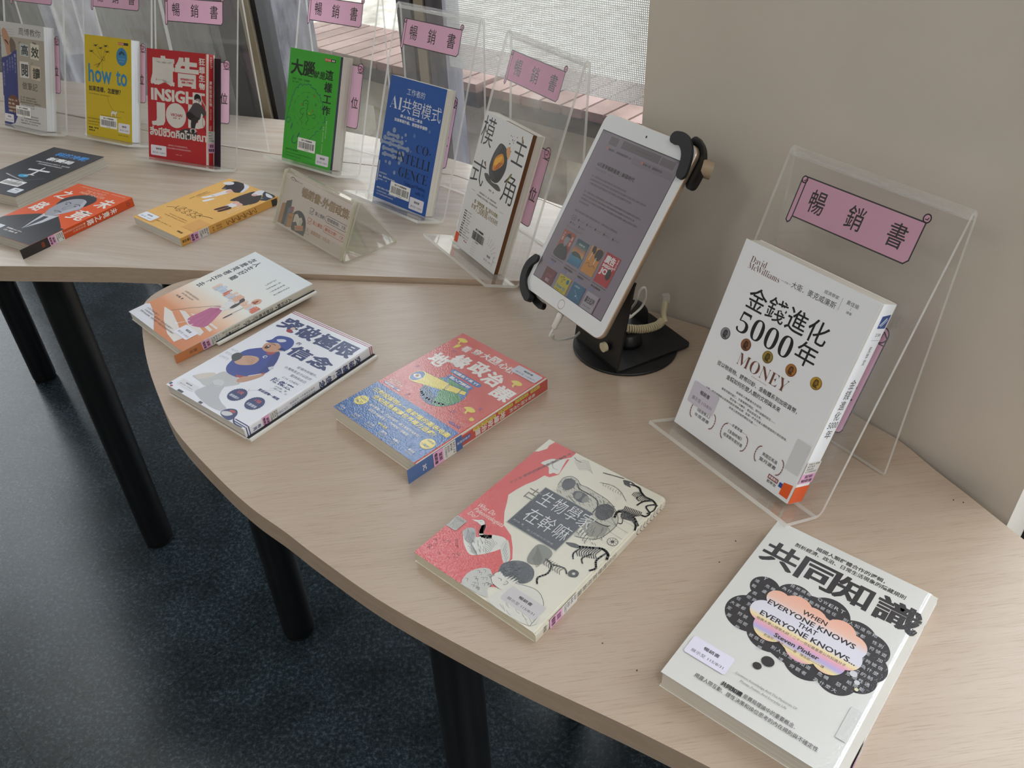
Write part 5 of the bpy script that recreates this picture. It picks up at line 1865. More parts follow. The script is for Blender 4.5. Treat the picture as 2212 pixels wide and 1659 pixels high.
S.TR('C.H. CHEN', tt * 0.4, 144, tt * 0.6, 158, '5a648a')
S.V('布克', tt * 0.5, 183, 195, 5, NV, 0.02)
done(root, mb)
spine_label(root, *side, tt, 158, 181, ('528.95', '8754', '2025', 'C739831'))
date_sticker(root, *front, 8, 186, 40, 197, 'e2e2ea', 'soft')
bc = MB()
bc.box(0.004, 0.0005, 0.00015, w + 0.0075, h - 0.0005, 0.0034, mat('ecebe6', 0.5))
bc.box(0.004, 0.0005, 0.0034, w + 0.0040, h - 0.0005, 0.0037, mat('26272c', 0.5))  # dark layer painted as the shadow in the gap above the board
o = bc.build('back_board', root)

# ---- "life" book with orange corner
w, h, t = 0.1512, 0.2082, 0.0135
root, mb, A, S, front, side = make_book('pale book with an orange foot and a girl in a pink skirt', flat_frame(-0.5337, 1.0112, -0.79) @ Matrix.Rotation(0.05, 4, 'X'), w, h, t, 'dfe5e6', 'd6d2c4', 'dfe5e6', page='e6e2d8', r=0.0012, film='soft', rough=0.4)
NV, OR = '2b3346', 'd58a5c'
GM = gradient_mat('orange_fade', 0.0, 0.2082, [(0.0, 'd08050'), (0.22, 'de9466'), (0.36, 'eecfb6'), (0.50, 'eeeee8'), (1.0, 'eef5fa')], film='soft')
A.rect(0, 0, w * 1000 - 0.6, h * 1000, GM)
for ch, x, y in (('人', 36.5, 20), ('生', 37.5, 34), ('好', 39, 48), ('難', 41, 63.5)):
    A.T(ch, x - 5.6, y - 6.4, x + 5.6, y + 6.4, NV, 0.012)
for i, ch in enumerate('怎麼笑著走下去'):
    A.T(ch, 21.6 - i * 0.7 - 5.6, 12.5 + i * 14.2, 21.6 - i * 0.7 + 5.6, 25 + i * 14.2, NV, 0.012)
for s_, x, y1 in (('走到「最無路」，', 99, 48), ('讓心靈都能舒', 110, 52), ('最會戰勝家。', 121, 55), ('33則溫暖文案', 132, 54)):
    A.V(s_, x, 27, y1, 3.6, '5a6070')
A.L('台灣首位獨立搖滾歌手詩人', 16, 55, 128.3, 3.2, '5a5a5c')
A.L('走紅千萬YouTuber女孩', 16.4, 48, 134, 3.2, '5a5a5c')
A.L('朱芯儀．著', 15, 33, 142, 3.8, '4a4444', 0.01)
A.poly([(0, 182), (5, 178), (36, 188), (62, 202), (74, h * 1000), (0, h * 1000)], 'dcdde6')
for q in ([(30, 169), (50, 168), (90, 180), (124, 192), (122, 204), (96, 200), (60, 186)], [(56, 160), (66, 156), (134, 166), (138, 174), (120, 176)], [(76, 154), (84, 151.6), (139, 155.6), (140, 161)], [(92, 151), (100, 149), (141, 148.4), (142, 152)]):
    A.poly(q, 'e4ddd8')
PKs = 'b9558a'
A.blob([(98, 117), (108, 124), (122, 150), (123, 160), (112, 167), (100, 169), (90, 166), (85, 160), (86, 140), (88, 126)], PKs)
for x0, x1 in ((96, 92), (101, 106), (106, 116)):
    A.line([(98 + (x0 - 98) * 0.2, 122), (x1, 164)], 0.5, '8a3a66')
A.blob([(91, 103), (99, 99), (107, 101), (112, 108), (108, 120), (100, 122), (96, 114)], 'e8e8ea')
A.curve([(91, 103), (99, 99), (107, 101)], 0.5, NV)
A.line([(94, 116), (70, 140), (46, 168)], 0.6, '6a6a72')
A.line([(104, 116), (86, 128)], 2.0, 'e4d4c8')
A.blob([(96, 97), (97, 88), (104, 85), (111, 88), (113, 96), (114, 108), (110, 112), (107, 104), (108, 96), (102, 92), (99, 98)], '26272c')
A.blob([(97, 92), (102, 91), (106, 95), (104, 100), (98, 100), (96, 96)], 'e6d6ca')
A.line([(92, 164), (84, 178)], 1.6, 'e6d6ca')
A.line([(104, 166), (98, 178)], 1.6, 'e6d6ca')
A.ell(83, 179, 3, 1.6, 'ecebee', 12)
A.line([(124, 128), (126.4, 78)], 0.7, '3a3a40')
A.line([(125.2, 131), (125.8, 118)], 2.2, '2a2a30')
A.ell(127, 79, 7, 7.6, 'dea88c', 24)
A.poly([(123, 84), (127, 74), (131, 84)], '4a2428')
A.rect(125, 79, 129, 83, 'b04a4a')
cols = ('d8745c', 'b9cde4', 'e4b49c', 'cfd8e6', 'c46a5a', 'e8c8b4')
r_ = random.Random(5)
for x0, x1, y in ((40, 98, 96), (112, 146, 96)):
    x = x0
    while x < x1:
        ww, hh = 4 + r_.random() * 5, 5 + r_.random() * 9
        A.rect(x, y - hh, x + ww, y + 1 + r_.random() * 3, r_.choice(cols))
        A.rect(x + 1, y - hh + 1.4, x + 2.4, y - hh + 3, 'ecebe8')
        x += ww * 0.8
A.L('人生不是太難了，', 12, 46, 185.4, 3.0, '5a4c48')
A.L('天氣是壞的！看到嗎？有人而且還在？', 14, 92, 190.4, 3.0, '5a4c48')
A.L('就算天氣這麼糟，也要笑著打一場屬於自己最美好的勝仗！', 10.6, 104, 195, 3.0, '5a4c48')
tt = t * 1000
S.rect(0, 176, tt, 220, 'c4763f')
S.V('人生好難，怎麼笑著走下去？', tt * 0.5, 38, 118, 6.4, '3a3a3c', 0.01)
S.V('朱芯儀．著', tt * 0.62, 124, 146, 3.6, '4a4a4a')
S.V('寶瓶文化出版', tt * 0.3, 122, 150, 3.0, '5a5a5a')
S.V('寶瓶', tt * 0.5, 188, 200, 5, '5a3a24')
done(root, mb)
spine_label(root, *side, tt, 153, 181, ('177.2', '8754', '2025', 'C739550'))
date_sticker(root, *front, 98, 172, 132, 192, 'e6e6f2')
bc = MB()
bc.box(0.006, 0.046, 0.00015, w + 0.0075, h - 0.0005, 0.0032, mat('ecebe6', 0.5))
bc.box(0.006, 0.046, 0.0032, w + 0.0030, h - 0.0005, 0.0035, mat('2a2b30', 0.5))  # gap shadow between spine and board, put in as a dark strip
bc.build('back_board', root)

# ================================================================ books lying on the table behind
# ---- yellow-orange book with dancers
w, h, t = 0.1398, 0.1954, 0.0149
root, mb, A, S, front, side = make_book('apricot book with dancers in dark skirts, lying before the tent sign', flat_frame(-0.6272, 1.3076, -0.7059, 0.008), w, h, t, 'e9b86a', 'dda652', 'e9b86a', page='d8d4ce', r=0.001, rough=0.35)
DK, CR, PK = '3a3a40', 'e6e4ea', 'e2b4a4'
A.blob([(15, 12), (22, 3), (36, 0.6), (52, 2), (60, 8), (71, 26), (64, 34), (52, 32), (45, 33), (30, 38), (26, 32), (20, 22)], DK)
A.ell(32, 34, 4, 3, '77777c', 14)
A.blob([(44, 0.5), (62, 2.5), (70, 14), (74, 26), (70, 28), (62, 14), (52, 6)], 'dedfe8')
A.blob([(8, 20), (14, 10), (24, 8), (30, 14), (22, 22)], CR)
A.blob([(42, 32), (50, 31), (52, 38), (44, 62), (38, 76), (34, 74), (38, 56)], CR)
A.blob([(50, 33), (56, 34), (56, 40), (50, 60), (46, 68), (42, 66), (46, 50)], CR)
A.blob([(45, 31), (56, 33), (54, 42), (46, 42)], PK)
A.blob([(30, 80), (36, 70), (42, 66), (44, 70), (38, 80)], 'eef0f6')
A.blob([(44, 88), (48, 76), (54, 70), (56, 74), (52, 88)], 'eef0f6')
A.line([(39, 66), (46, 64)], 1.0, DK)
A.blob([(84, 60), (82, 44), (84, 26), (88, 12), (104, 10), (118, 18), (128, 30), (131, 40), (126, 54), (119, 60), (106, 58), (96, 56)], '45403f')
A.blob([(92, 2), (106, 0.6), (112, 12), (104, 22), (97, 24), (92, 14)], CR)
A.blob([(97, 20), (105, 17), (106, 23), (99, 25)], PK)
A.poly([(104, 0.5), (130, 0.5), (139, 4), (139, 24), (128, 29), (116, 14), (108, 8)], '3f4a52')
A.blob([(112, 4), (124, 4), (136, 8), (136, 12), (124, 12)], 'dfe0e8')
A.ell(124, 22, 2.6, 2.2, '8a939a', 12)
A.blob([(96, 56), (105, 56), (105, 66), (100, 82), (96, 80)], CR)
A.blob([(106, 57), (117, 58), (115, 66), (109, 80), (104, 78)], CR)
A.blob([(95, 55), (106, 55), (104, 64), (97, 64)], PK)
A.blob([(108, 56), (119, 58), (116, 66), (108, 64)], PK)
A.blob([(92, 98), (94, 86), (98, 76), (104, 76), (102, 90), (98, 98)], '4a3436')
A.blob([(102, 98), (104, 88), (106, 76), (114, 78), (112, 90), (108, 99)], '4a3436')
A.curve([(14, 139), (22, 134), (30, 131), (28, 124), (34, 136), (40, 126)], 1.0, '5a3a1c')
for x in (44, 60, 76, 90):
    A.curve([(x - 6, 124), (x + 4, 122), (x - 2, 132), (x + 6, 136), (x - 4, 138), (x + 2, 126), (x + 8, 130)], 0.9, '5a3a1c')
A.curve([(92, 128), (106, 123), (122, 121)], 1.3, '5a3a1c')
A.L('歡迎來到我的世界，也許你也有過同樣的心情', 42, 93, 151.8, 2.6, '9a6a34')
A.L('青春不過是一場沒有彩排的演出，我只想成為我自己', 38, 99, 157.6, 2.6, '9a6a34')
A.V('被討厭也沒關係 歡迎你', 18, 58, 97, 3.6, '7a5426')
A.V('我們都在為自己而活', 24, 58, 86, 2.6, '7a5426')
A.V('跟著我的腳步．自在地起舞', 127, 51, 95, 3.0, 'f4ecd8')
A.V('把每一天活成喜歡的樣子', 121, 62, 94, 3.0, 'f4ecd8')
A.L('張語昕——著　陳怡安——繪', 47, 89, 179.2, 2.6, '6a4420')
A.rect(1.5, 168.6, 48, 190, 'dba060')
A.rect(105, 136, 137.5, 169.5, 'dfa865')
A.L('時報出版', 113, 128, 182.4, 4.2, '3a2a18', 0.015)
for x, y in ((20, 60), (70, 60), (60, 90), (80, 80), (30, 100), (90, 104)):
    A.ell(x, y, 1.2, 1.2, 'f4dcae', 8)
tt = t * 1000
S.rect(tt * 0.15, 3, tt * 0.95, 15, '34322e')
for i in range(5):
    S.curve([(tt * 0.2, 50 + i * 12), (tt * 0.8, 48 + i * 12), (tt * 0.4, 55 + i * 12), (tt * 0.8, 58 + i * 12), (tt * 0.3, 60 + i * 12)], 0.9, '5a3a1c')
S.V('張語昕 著', tt * 0.4, 118, 136, 3.2, '6a4420')
S.V('陳怡安 繪', tt * 0.7, 118, 136, 3.2, '6a4420')
S.V('時報出版', tt * 0.5, 176, 193, 5.0, '2e2418', 0.02)
done(root, mb)
spine_label(root, *side, tt, 143, 178, ('863.57', '8554', '2025', 'C739870'))
date_sticker(root, *front, 2.4, 170, 42, 188.6, 'e8eef8')

# ---- orange and black book with portrait
w, h, t = 0.1432, 0.2015, 0.0163
root, mb, A, S, front, side = make_book('orange and black book with a grey portrait of a man', flat_frame(-0.8803, 1.2844, -0.5377, 0.008), w, h, t, 'e85a1c', 'd24e1c', '2a2a30', page='c9c4bb', r=0.001, rough=0.32)
K, WH = '26272e', 'eeece8'
A.poly([(0, 152), (12, 140), (30, 128), (48, 117), (66, 112), (87, 108), (104, 118), (126, 132), (134, 138), (w * 1000 - 0.5, 138), (w * 1000 - 0.5, h * 1000), (0, h * 1000)], K)
A.blob([(44, 76), (42, 60), (48, 42), (62, 34), (80, 36), (94, 46), (98, 62), (95, 82), (88, 98), (78, 112), (66, 116), (56, 110), (48, 96)], 'a7a9b4')
A.blob([(70, 40), (90, 46), (97, 62), (94, 84), (84, 104), (76, 112), (80, 90), (86, 70), (80, 52)], 'b9bcc8')
A.blob([(38, 70), (34, 56), (42, 40), (56, 30), (70, 25.5), (86, 29), (98, 40), (100, 54), (98, 66), (93, 60), (84, 48), (68, 44), (54, 50), (46, 62), (44, 80)], '2c2d36')
A.ell(98.5, 76, 2.6, 6, 'a0a2ae', 16)
A.curve([(52, 66), (58, 63), (65, 66)], 1.6, '3a3a42')
A.curve([(76, 66), (83, 63), (89, 66)], 1.6, '3a3a42')
A.ell(59, 70.5, 3.0, 1.5, '3c3d46', 14)
A.ell(82, 70.5, 3.0, 1.5, '3c3d46', 14)
A.curve([(70, 70), (68, 84), (72, 87), (76, 85)], 1.0, '6a6c78')
A.curve([(62, 97), (70, 95.4), (80, 97)], 1.6, '5c4a52')
A.curve([(62, 97), (71, 100.4), (80, 97)], 0.8, '77707a')
A.poly([(56, 112), (66, 117), (80, 112), (90, 106), (86, 138), (73, 168), (62, 134)], 'cfd2dc')
A.poly([(66, 120), (76, 118), (78, 132), (74, 168), (68, 140)], '44454e')
A.curve([(50, 118), (60, 150), (72, 178)], 0.8, '5a5b64')
A.curve([(92, 108), (86, 146), (76, 178)], 0.8, '5a5b64')
for ch, x0, y0, x1, y1 in (('未', 108, 23, 138, 57), ('竟', 102, 73, 139, 108), ('之', 8, 28, 34, 60), ('路', 9, 80, 36, 113)):
    A.T(ch, x0, y0, x1, y1, WH, 0.014)
A.L('THE ALMOST', 42, 92, 16, 7.0, 'eed2c0', -0.004)
A.L('PRIME MINISTER', 38, 102, 25.4, 7.0, 'eed2c0', -0.004)
A.L('一位差點改變台灣命運的政治家，與他的時代．一頁未寫完的民主篇章', 14, 134, 7, 3.0, 'f2d8c6')
A.L('周德維Johny Chou', 46.5, 86, 176, 4.2, WH, 0.015)
A.L('江宜—黃啟銘—著', 48, 82, 182.4, 4.0, WH, 0.015)
A.rect(22, 172, 38, 184, 'dfe4ee')
tt = t * 1000
S.rect(0, 166, tt, 220, '2c2a2a')
S.T('凸', tt * 0.3, 8, tt * 0.7, 15, '3a1c14')
S.V('未竟之路', tt * 0.5, 34, 98, 9.4, WH, 0.015)
S.V('一位差點改變台灣命運的政治家', tt * 0.36, 100, 142, 3.0, 'f0c8b0')
S.V('與他的時代', tt * 0.62, 100, 126, 3.0, 'f0c8b0')
S.T('印刻', tt * 0.25, 178, tt * 0.75, 184, 'd85a24')
done(root, mb)
spine_label(root, *side, tt, 143, 170, ('782.88', '8454', '2025', 'C739875'))

# ---- black book with aeroplane
w, h, t = 0.1425, 0.2014, 0.0195
root, mb, A, S, front, side = make_book('black book with a white aeroplane, lying beside the orange one', flat_frame(-0.9932, 1.466, -0.4824, 0.008), w, h, t, '24252e', '24252e', '24252e', page='cfc9bd', r=0.001, spine='L', rough=0.32)
BL, WH = '2a8fe0', 'eef0f2'
A.L('科技冷戰', 39, 124, 24.6, 17, BL, 0.03)
A.L('新賽局', 43, 111, 48, 15, WH, 0.03)
A.L('台灣能否在美中科技戰爭下，殺出重圍', 32, 123, 66, 4.6, 'd4d8de', 0.01)
A.L('全球供應鏈重組的關鍵時刻', 46, 111, 73.4, 4.2, 'd4d8de', 0.01)
A.poly([(77, 84), (80, 84), (84, 118), (82, 124), (78, 122)], WH)
A.poly([(52, 97), (105, 94), (106, 99), (53, 103)], WH)
A.poly([(72, 118), (90, 117), (90, 120), (73, 122)], WH)
A.ell(71, 127, 17, 9, '1c5c86', 30)
A.ell(71, 127, 12.6, 6.4, '2fa6d8', 30)
A.curve([(62, 128), (68, 124), (74, 129), (80, 126)], 1.4, 'bfeaf6')
A.curve([(30, 131), (60, 138), (92, 144)], 3.0, 'b9bcc4')
A.line([(92, 144), (122, 122)], 1.0, '8a8f98')
A.poly([(57, 119), (121, 121), (92, 141), (36, 130)], '2e3038')
A.ell(71, 127, 12, 6, '2fa6d8', 30)
A.poly([(78, 118), (82, 118), (74, 126), (70, 126)], WH)
done(root, mb)
barcode_label(root, *front, 56, 147, 108, 168)
date_sticker(root, *front, 106, 172, 132, 190, 'dfe6f0')

# ================================================================ tent sign and its card
x, y, th_, Wt, Lt, at, bt = -0.3837, 1.2822, -0.8364, 0.2025, 0.0932, 0.4685, 0.1014
ex, ey = rotz(th_)
root = empty('tent_sign_holder', 'clear yellowed triangular plastic sign holder standing on the rear table', 'sign holder', M4(Vector((x, y, Z0 + 0.008)), ex, ey, Vector((0, 0, 1))))
sa, ca = math.sin(at), math.cos(at)
zb = 0.0030
mb = MB()
sheet(mb, [(0.004, zb), (bt - 0.002, zb - 0.0006)], Wt, 0.0030, M_OLD, M_OLDEDGE)
mb.build('base_panel', root)
mb = MB()
sheet(mb, [(0.004, zb), (0.0008, zb + 0.002), (0.001, zb + 0.006), (sa * Lt * 0.98 + 0.0005, zb + ca * Lt * 0.98), (sa * Lt + 0.002, zb + ca * Lt), (sa * Lt + 0.0055, zb + ca * Lt - 0.002)], Wt, 0.0026, M_OLD, M_OLDEDGE)
mb.build('front_panel', root)
mb = MB()
sheet(mb, [(-0.0052, zb + 0.0045), (sa * Lt - 0.0042, zb + ca * Lt * 0.985)], Wt - 0.006, 0.0018, M_OLD, M_OLDEDGE, x0=0.003)
for xx in (0.003, Wt - 0.006):
    mb.raw([Vector((xx + i, -0.0035 + sa * u + j, zb + 0.004 + ca * u)) for i in (0, 0.003) for j in (-0.002, 0.0035) for u in (0.0, Lt * 0.97)], [(0, 1, 3, 2), (4, 6, 7, 5), (0, 4, 5, 1), (2, 3, 7, 6)], M_OLDEDGE)
mb.build('pocket_cover', root)
mb = MB()
sheet(mb, [(sa * Lt + 0.0055, zb + ca * Lt - 0.002), (bt - 0.004, zb + 0.006), (bt - 0.0005, zb + 0.002), (bt - 0.002, zb - 0.0006)], Wt, 0.0026, M_OLD, M_OLDEDGE)
mb.build('back_panel', root)

upc, nc = Vector((0, sa, ca)), Vector((0, -ca, sa))
cardw, cardh = 0.191, 0.0850
co = Vector((0.006, -0.0009, zb + 0.0035))
croot = empty('notice_card', 'printed lending notice card with book drawings inside the triangular holder', 'notice card', root.matrix_world @ M4(co, Vector((1, 0, 0)), upc, nc))
mb = MB()
mb.box(0, 0, -0.0003, cardw, cardh, 0.0003, mat('d6cbc7', 0.6))
A = Art(mb, (-0.006, 0.0885, 0.0003), (1, 0, 0), (0, 1, 0), rough=0.6)
A.curve([(20, 9), (25, 6), (32, 7.6), (37, 9.6)], 1.2, '3a3a40')
A.L('東海大學', 22, 36, 10.2, 2.6, '3a3a40')
A.L('圖書館 LIBRARY', 38, 56, 9.2, 2.6, '3a3a40')
A.T('暢銷書-外借政策-', 58, 12.6, 195, 28, '6a4c30', 0.035)
A.T('暢銷書-外借政策-', 58.9, 13.5, 194.1, 27.1, 'b59a78', 0.004)
A.curve([(87, 2), (90, 7), (96, 9), (102, 7), (105, 2)], 0.5, 'e6e2da')
for y0, c in ((37.4, '3f4660'), (53.4, 'c0604c')):
    A.curve([(90.5, y0), (100, y0), (100, y0 + 9), (90.5, y0 + 9)], 0.9, c, True, 1)
    A.line([(92.5, y0 + 4.4), (95, y0 + 7), (101.4, y0 + 0.6)], 1.2, c)
A.curve([(95.5, 69), (101.4, 79), (89.6, 79)], 0.8, 'b08864', True, 1)
A.line([(95.5, 72), (95.5, 76)], 0.9, 'b08864')
A.L('線上預約', 105.5, 132.6, 42, 6.4, '3f4660', 0.01)
A.L('線上續借', 104.6, 132, 57, 6.4, 'c0604c', 0.01)
A.L('逾期罰金：5元/天', 105.5, 159, 72.4, 6.4, 'b07a50', 0.01)
for y0, s_, c in ((36, '借閱期限：7天', '3f4660'), (51.6, '續借次數：1次', 'c0604c')):
    A.rect(134.4, y0, 193.6, y0 + 11, c, r=5)
    A.rect(135.2, y0 + 0.8, 192.8, y0 + 10.2, 'd6cbc7', r=4.4)
    A.L(s_, 139, 190, y0 + 5.5, 5.8, c, 0.01)
pts = [(52, 85.5)] + [(66 + 24 * math.cos(math.radians(a_)), 76 + 25.4 * math.sin(math.radians(a_))) for a_ in range(190, 381, 10)] + [(90, 85.5)]
A.poly(pts, '23303c')
for q, c in (([(12, 53), (22, 50), (21, 84), (9.5, 85)], 'b08350'), ([(23, 46), (37, 40.5), (38, 50), (31, 84), (20, 85)], '22343c'), ([(31, 55), (44, 50), (45, 58), (35, 85), (29, 85)], '6d7088'), ([(40, 51), (47, 50), (47, 58), (41, 58)], 'a85a58'), ([(34.5, 62.5), (50.5, 59), (50, 82), (35, 85.4)], 'b3834f')):
    A.poly(q, c)
    A.line(q + [q[0]], 0.6, '4a3420')
A.L('BOOK', 38, 47, 68, 2.6, '4a3420', 0.02)
A.poly([(53, 60), (60, 57), (67, 62), (68, 76), (60, 70), (52, 73)], 'd8d4cc')
A.poly([(67, 62), (73, 59), (78, 64), (76, 74), (68, 76)], 'cfcac0')
for i in range(4):
    A.line([(55, 61 + i * 2.6), (65, 64 + i * 2.6)], 0.4, '77746c')
    A.line([(69, 66 + i * 2), (75.5, 63.4 + i * 2)], 0.4, '77746c')
A.poly([(58, 77), (82, 70), (84, 78), (62, 84)], 'c08a5c')
A.line([(59, 80), (84, 75)], 0.6, '8a4a3c')
mb.build('card_face', croot)

# ================================================================ tablet, its stand and cables
YAW, LEAN, RL = -1.0832, 0.5856, 0.0489
ex, ey = rotz(YAW)
u0 = math.sin(LEAN) * ey + math.cos(LEAN) * Vector((0, 0, 1))
tu = math.cos(RL) * ex + math.sin(RL) * u0
tw = -math.sin(RL) * ex + math.cos(RL) * u0
tn = tu.cross(tw)
TC = Vector((0.1178, 0.9096, 0.168 + Z0))
TW, TH = 0.1695, 0.240
TORG = TC - tu * TW / 2 - tw * TH / 2
TM = M4(TORG, tu, tw, tn)


def rrect(x0, y0, x1, y1, r, n=6):
    pts = []
    for cx, cy, a0 in ((x1 - r, y1 - r, 0), (x0 + r, y1 - r, 90), (x0 + r, y0 + r, 180), (x1 - r, y0 + r, 270)):
        for k in range(n + 1):
            a = math.radians(a0 + 90 * k / n)
            pts.append((cx + r * math.cos(a), cy + r * math.sin(a)))
    return pts


root = empty('tablet', 'white tablet showing a book list, tilted on the black stand', 'tablet', TM)
mb = MB()
gold = mat('cdb9a4', 0.3, metal=0.8)
white = mat('dfe2e6', 0.25, 'smooth')
prof = [(-0.0072, 0.0016), (-0.0066, 0.0006), (-0.0055, 0.0), (-0.0012, 0.0), (-0.0004, 0.0002), (0.0, 0.0009)]
loops = [[(x_, y_, z) for x_, y_ in rrect(ins, ins, TW - ins, TH - ins, 0.0125 - ins)] for z, ins in prof]
nn = len(loops[0])
vs = [p for lp in loops for p in lp]
fs = [(i * nn + k, i * nn + (k + 1) % nn, (i + 1) * nn + (k + 1) % nn, (i + 1) * nn + k) for i in range(len(prof) - 1) for k in range(nn)]
mb.raw(vs, fs, gold, True)
mb.face(loops[-1], white)
mb.face(loops[0][::-1], gold)
mb.build('body', root)
mb = MB()
A = Art(mb, (0, TH, 0), (1, 0, 0), (0, 1, 0), film='smooth', rough=0.4, z=0.00004)
SB, SK_ = '776d7a', '4d454c'
A.rect(7.6, 20.6, 156.4, 220, '1a1a1e')
A.rect(8.6, 21.8, 155.4, 219.2, SB)
A.rect(28, 24.6, 44, 34.6, '5d545a')
A.rect(52, 24.0, 122, 33.4, '585056')
A.rect(124, 24.6, 148, 33.4, '5d545a')
A.L('library.thu.edu.tw', 78, 108, 28.4, 2.6, '2c272c')
A.rect(12, 36.6, 152, 44.8, '6f6571')
A.rect(12, 36.6, 80, 44.8, '776d7a')
A.T('ᘔ', 29, 37.6, 32, 41, 'c0603c', 0.02)
A.L('暢銷書介．圖書館暢銷書展 2026', 33, 78, 39.8, 3, '1f1b20', 0.01)
A.T('ᘔ', 96, 37.6, 99, 41, 'c0603c', 0.02)
A.L('新書介紹．圖書館首頁', 100, 134, 39.8, 2.8, '1f1b20', 0.01)
A.L('9:41', 11, 16, 23.4, 1.6, '2c272c')
A.L('100%', 146, 153, 23.4, 1.6, '2c272c')
A.L('6月夏季暢銷書展 | 解碼時代', 26.6, 99, 60.8, 6.2, '1c181c', 0.02)
A.L('東海大學圖書館．2026/6/1', 26, 63, 66.8, 2.6, '5a525a')
yy = 76
r_ = random.Random(11)
for x1, gap in ((95, 0), (136, 0), (112, 0), (0, 7), (139, 0), (130, 0), (139, 0), (46, 0), (0, 7), (113, 0)):
    if not x1:
        yy += gap
        continue
    n_ = int((x1 - 26) / 2.9)
    k = r_.randrange(0, 40)
    A.L((FILLER * 3)[k:k + n_], 26.4, x1, yy, 2.5, '3a333a')
    yy += 4.6
A.rect(26.4, 128.4, 36, 134.4, '2c272c', r=2.8)
A.rect(26.9, 128.9, 35.5, 133.9, SB, r=2.5)
A.L('全部', 28.4, 34, 131.4, 2.6, '1c181c')
for i, s_ in enumerate(('人文社科', '心理勵志', '文學小說', '藝術生活', '自然科普')):
    x0 = 39 + i * 17.6
    A.rect(x0, 128.6, x0 + 15.6, 134.2, '6a626c', r=2.6)
    A.rect(x0 + 0.4, 129, x0 + 15.2, 133.8, SB, r=2.4)
    A.ell(x0 + 2.6, 131.4, 1.2, 1.5, '1c181c', 10)
    A.L(s_, x0 + 4.4, x0 + 13.6, 131.4, 2.2, '4a434a')
for i, s_ in enumerate(('商業財經', '其他')):
    x0 = 27 + i * 18.4
    A.ell(x0 + 2.4, 138.4, 1.2, 1.6, '1c181c', 10)
    A.L(s_, x0 + 5, x0 + 13, 138.4, 2.2, '4a434a')
A.L('共16本書．依書名排序', 26, 58, 144.4, 2.0, '6a626a')
# four covers, first row
A.rect(25.4, 148.6, 49.8, 183, '8a3a24')
A.blob([(25.4, 183), (27, 170), (34, 166), (42, 166), (48, 172), (49.8, 183)], '22222a')
A.blob([(33, 162), (34, 154), (39, 152), (43, 156), (42, 164), (38, 168)], '77747c')
A.blob([(33, 158), (35, 152.6), (40, 151), (43.4, 155), (41, 156), (36, 155.6)], '1c1c22')
A.V('未竟', 46.4, 152, 166, 4, 'c8b8b0')
A.V('之路', 28.8, 151, 163, 4, 'c8b8b0')
GT = gradient_mat('tablet_cover_sunset', TH - 0.182, TH - 0.150, [(0.0, '235a7c'), (0.3, '2d6f92'), (0.42, 'a88c4a'), (0.55, 'a86a48'), (0.75, '3a5a5c'), (1.0, '1c3848')], film='smooth')
A.rect(55.8, 150.6, 79.8, 182.4, GT)
A.L('島嶼的夜', 62, 74, 156, 2.4, 'b8c4c4')
A.blob([(56, 170), (62, 166), (72, 167), (79, 172), (72, 171), (62, 172)], '2a3a3e')
A.rect(85, 148.6, 108.8, 182.6, 'b0762c')
A.blob([(88, 149), (94, 149), (95, 157), (89, 156)], '1e1c20')
A.blob([(98, 150), (108, 150), (107, 162), (97, 160)], '1e1c20')
A.line([(91, 156), (90, 166)], 1.0, 'c8c4c4')
A.line([(101, 160), (101, 168)], 1.0, 'c8c4c4')
A.curve([(88, 172), (92, 169), (96, 173), (102, 170), (106, 172)], 0.6, '3a2a18')
A.rect(113.4, 146.8, 140.0, 184.2, '9a1824')
A.T('廣告', 115.5, 149, 134, 159, 'cfcacc', 0.035)
A.T('INSIGHT', 116, 160, 136, 164, 'cfcacc', 0.03)
A.T('JOB', 115.6, 165, 136, 174, 'cfcacc', 0.035)
A.blob([(130, 163), (134, 164), (137, 170), (134, 176), (129, 174), (128, 168)], '1c1a1e')
A.V('狂想生物', 137.4, 148, 162, 2.8, 'cfcacc')
for x0, x1, s_ in ((25.4, 49.8, '未竟之路'), (55.8, 79.8, '島嶼的夜與光'), (85, 108.8, '我成為我'), (113.4, 139.8, '廣告狂想生物')):
    A.line([(x0, 186.4), (x1, 186.4)], 0.6, '3a333a')
    A.L(s_, x0, x0 + len(s_) * 3, 190, 2.6, '2c272c', 0.01)
    A.rect(x0, 193, x0 + 7.6, 196, '6a6a9a', r=1)
A.rect(25.6, 200.4, 48.6, 219.2, '5a1c22')
A.T('不完美', 31, 207, 43, 211, '8a4448')
A.T('筆記', 33, 213, 41, 217.5, 'b8a8a8')
A.rect(55.4, 198.6, 79.6, 219.2, 'a89a22')
A.T('how to', 58, 210.4, 76, 215.4, '2f7088', 0.02)
A.ell(74.6, 203.4, 2.8, 3.2, '26607c', 14)
for x_, y_ in ((60, 202), (64, 200.6), (67, 203)):
    A.line([(x_ - 1.6, y_), (x_ + 1.6, y_ - 0.6)], 0.7, '2a2610')
    A.line([(x_, y_), (64, 208)], 0.3, '2a2610')
A.L('如果這樣，怎麼辦？', 58, 75, 217.4, 2.0, '2a2610')
A.rect(84.4, 197.6, 109, 219.2, '1c5678')
A.L('人類未來', 88, 99, 201.4, 2.4, 'a8c4d0')
A.line([(92, 206), (104, 214)], 0.4, '7aa8c0')
A.ell(98, 212, 0.9, 0.9, 'c8e0ec', 10)
A.rect(113.4, 198, 138, 219.2, '8f8a94')
A.T('贏在起跑', 115.4, 203, 133, 211, '2c2a32', 0.02)
A.L('從零開始的自我成長練習', 116, 131, 215, 2.2, '4a4650')
A.rect(136.4, 198, 138, 219.2, '5a2038')
mb.build('screen', root)
mb = MB()
A = Art(mb, (0, TH, 0), (1, 0, 0), (0, 1, 0), z=0.00006)
A.ell(81.5, 230.4, 6.2, 6.2, mat('b8a890', 0.25, metal=0.7), 36)
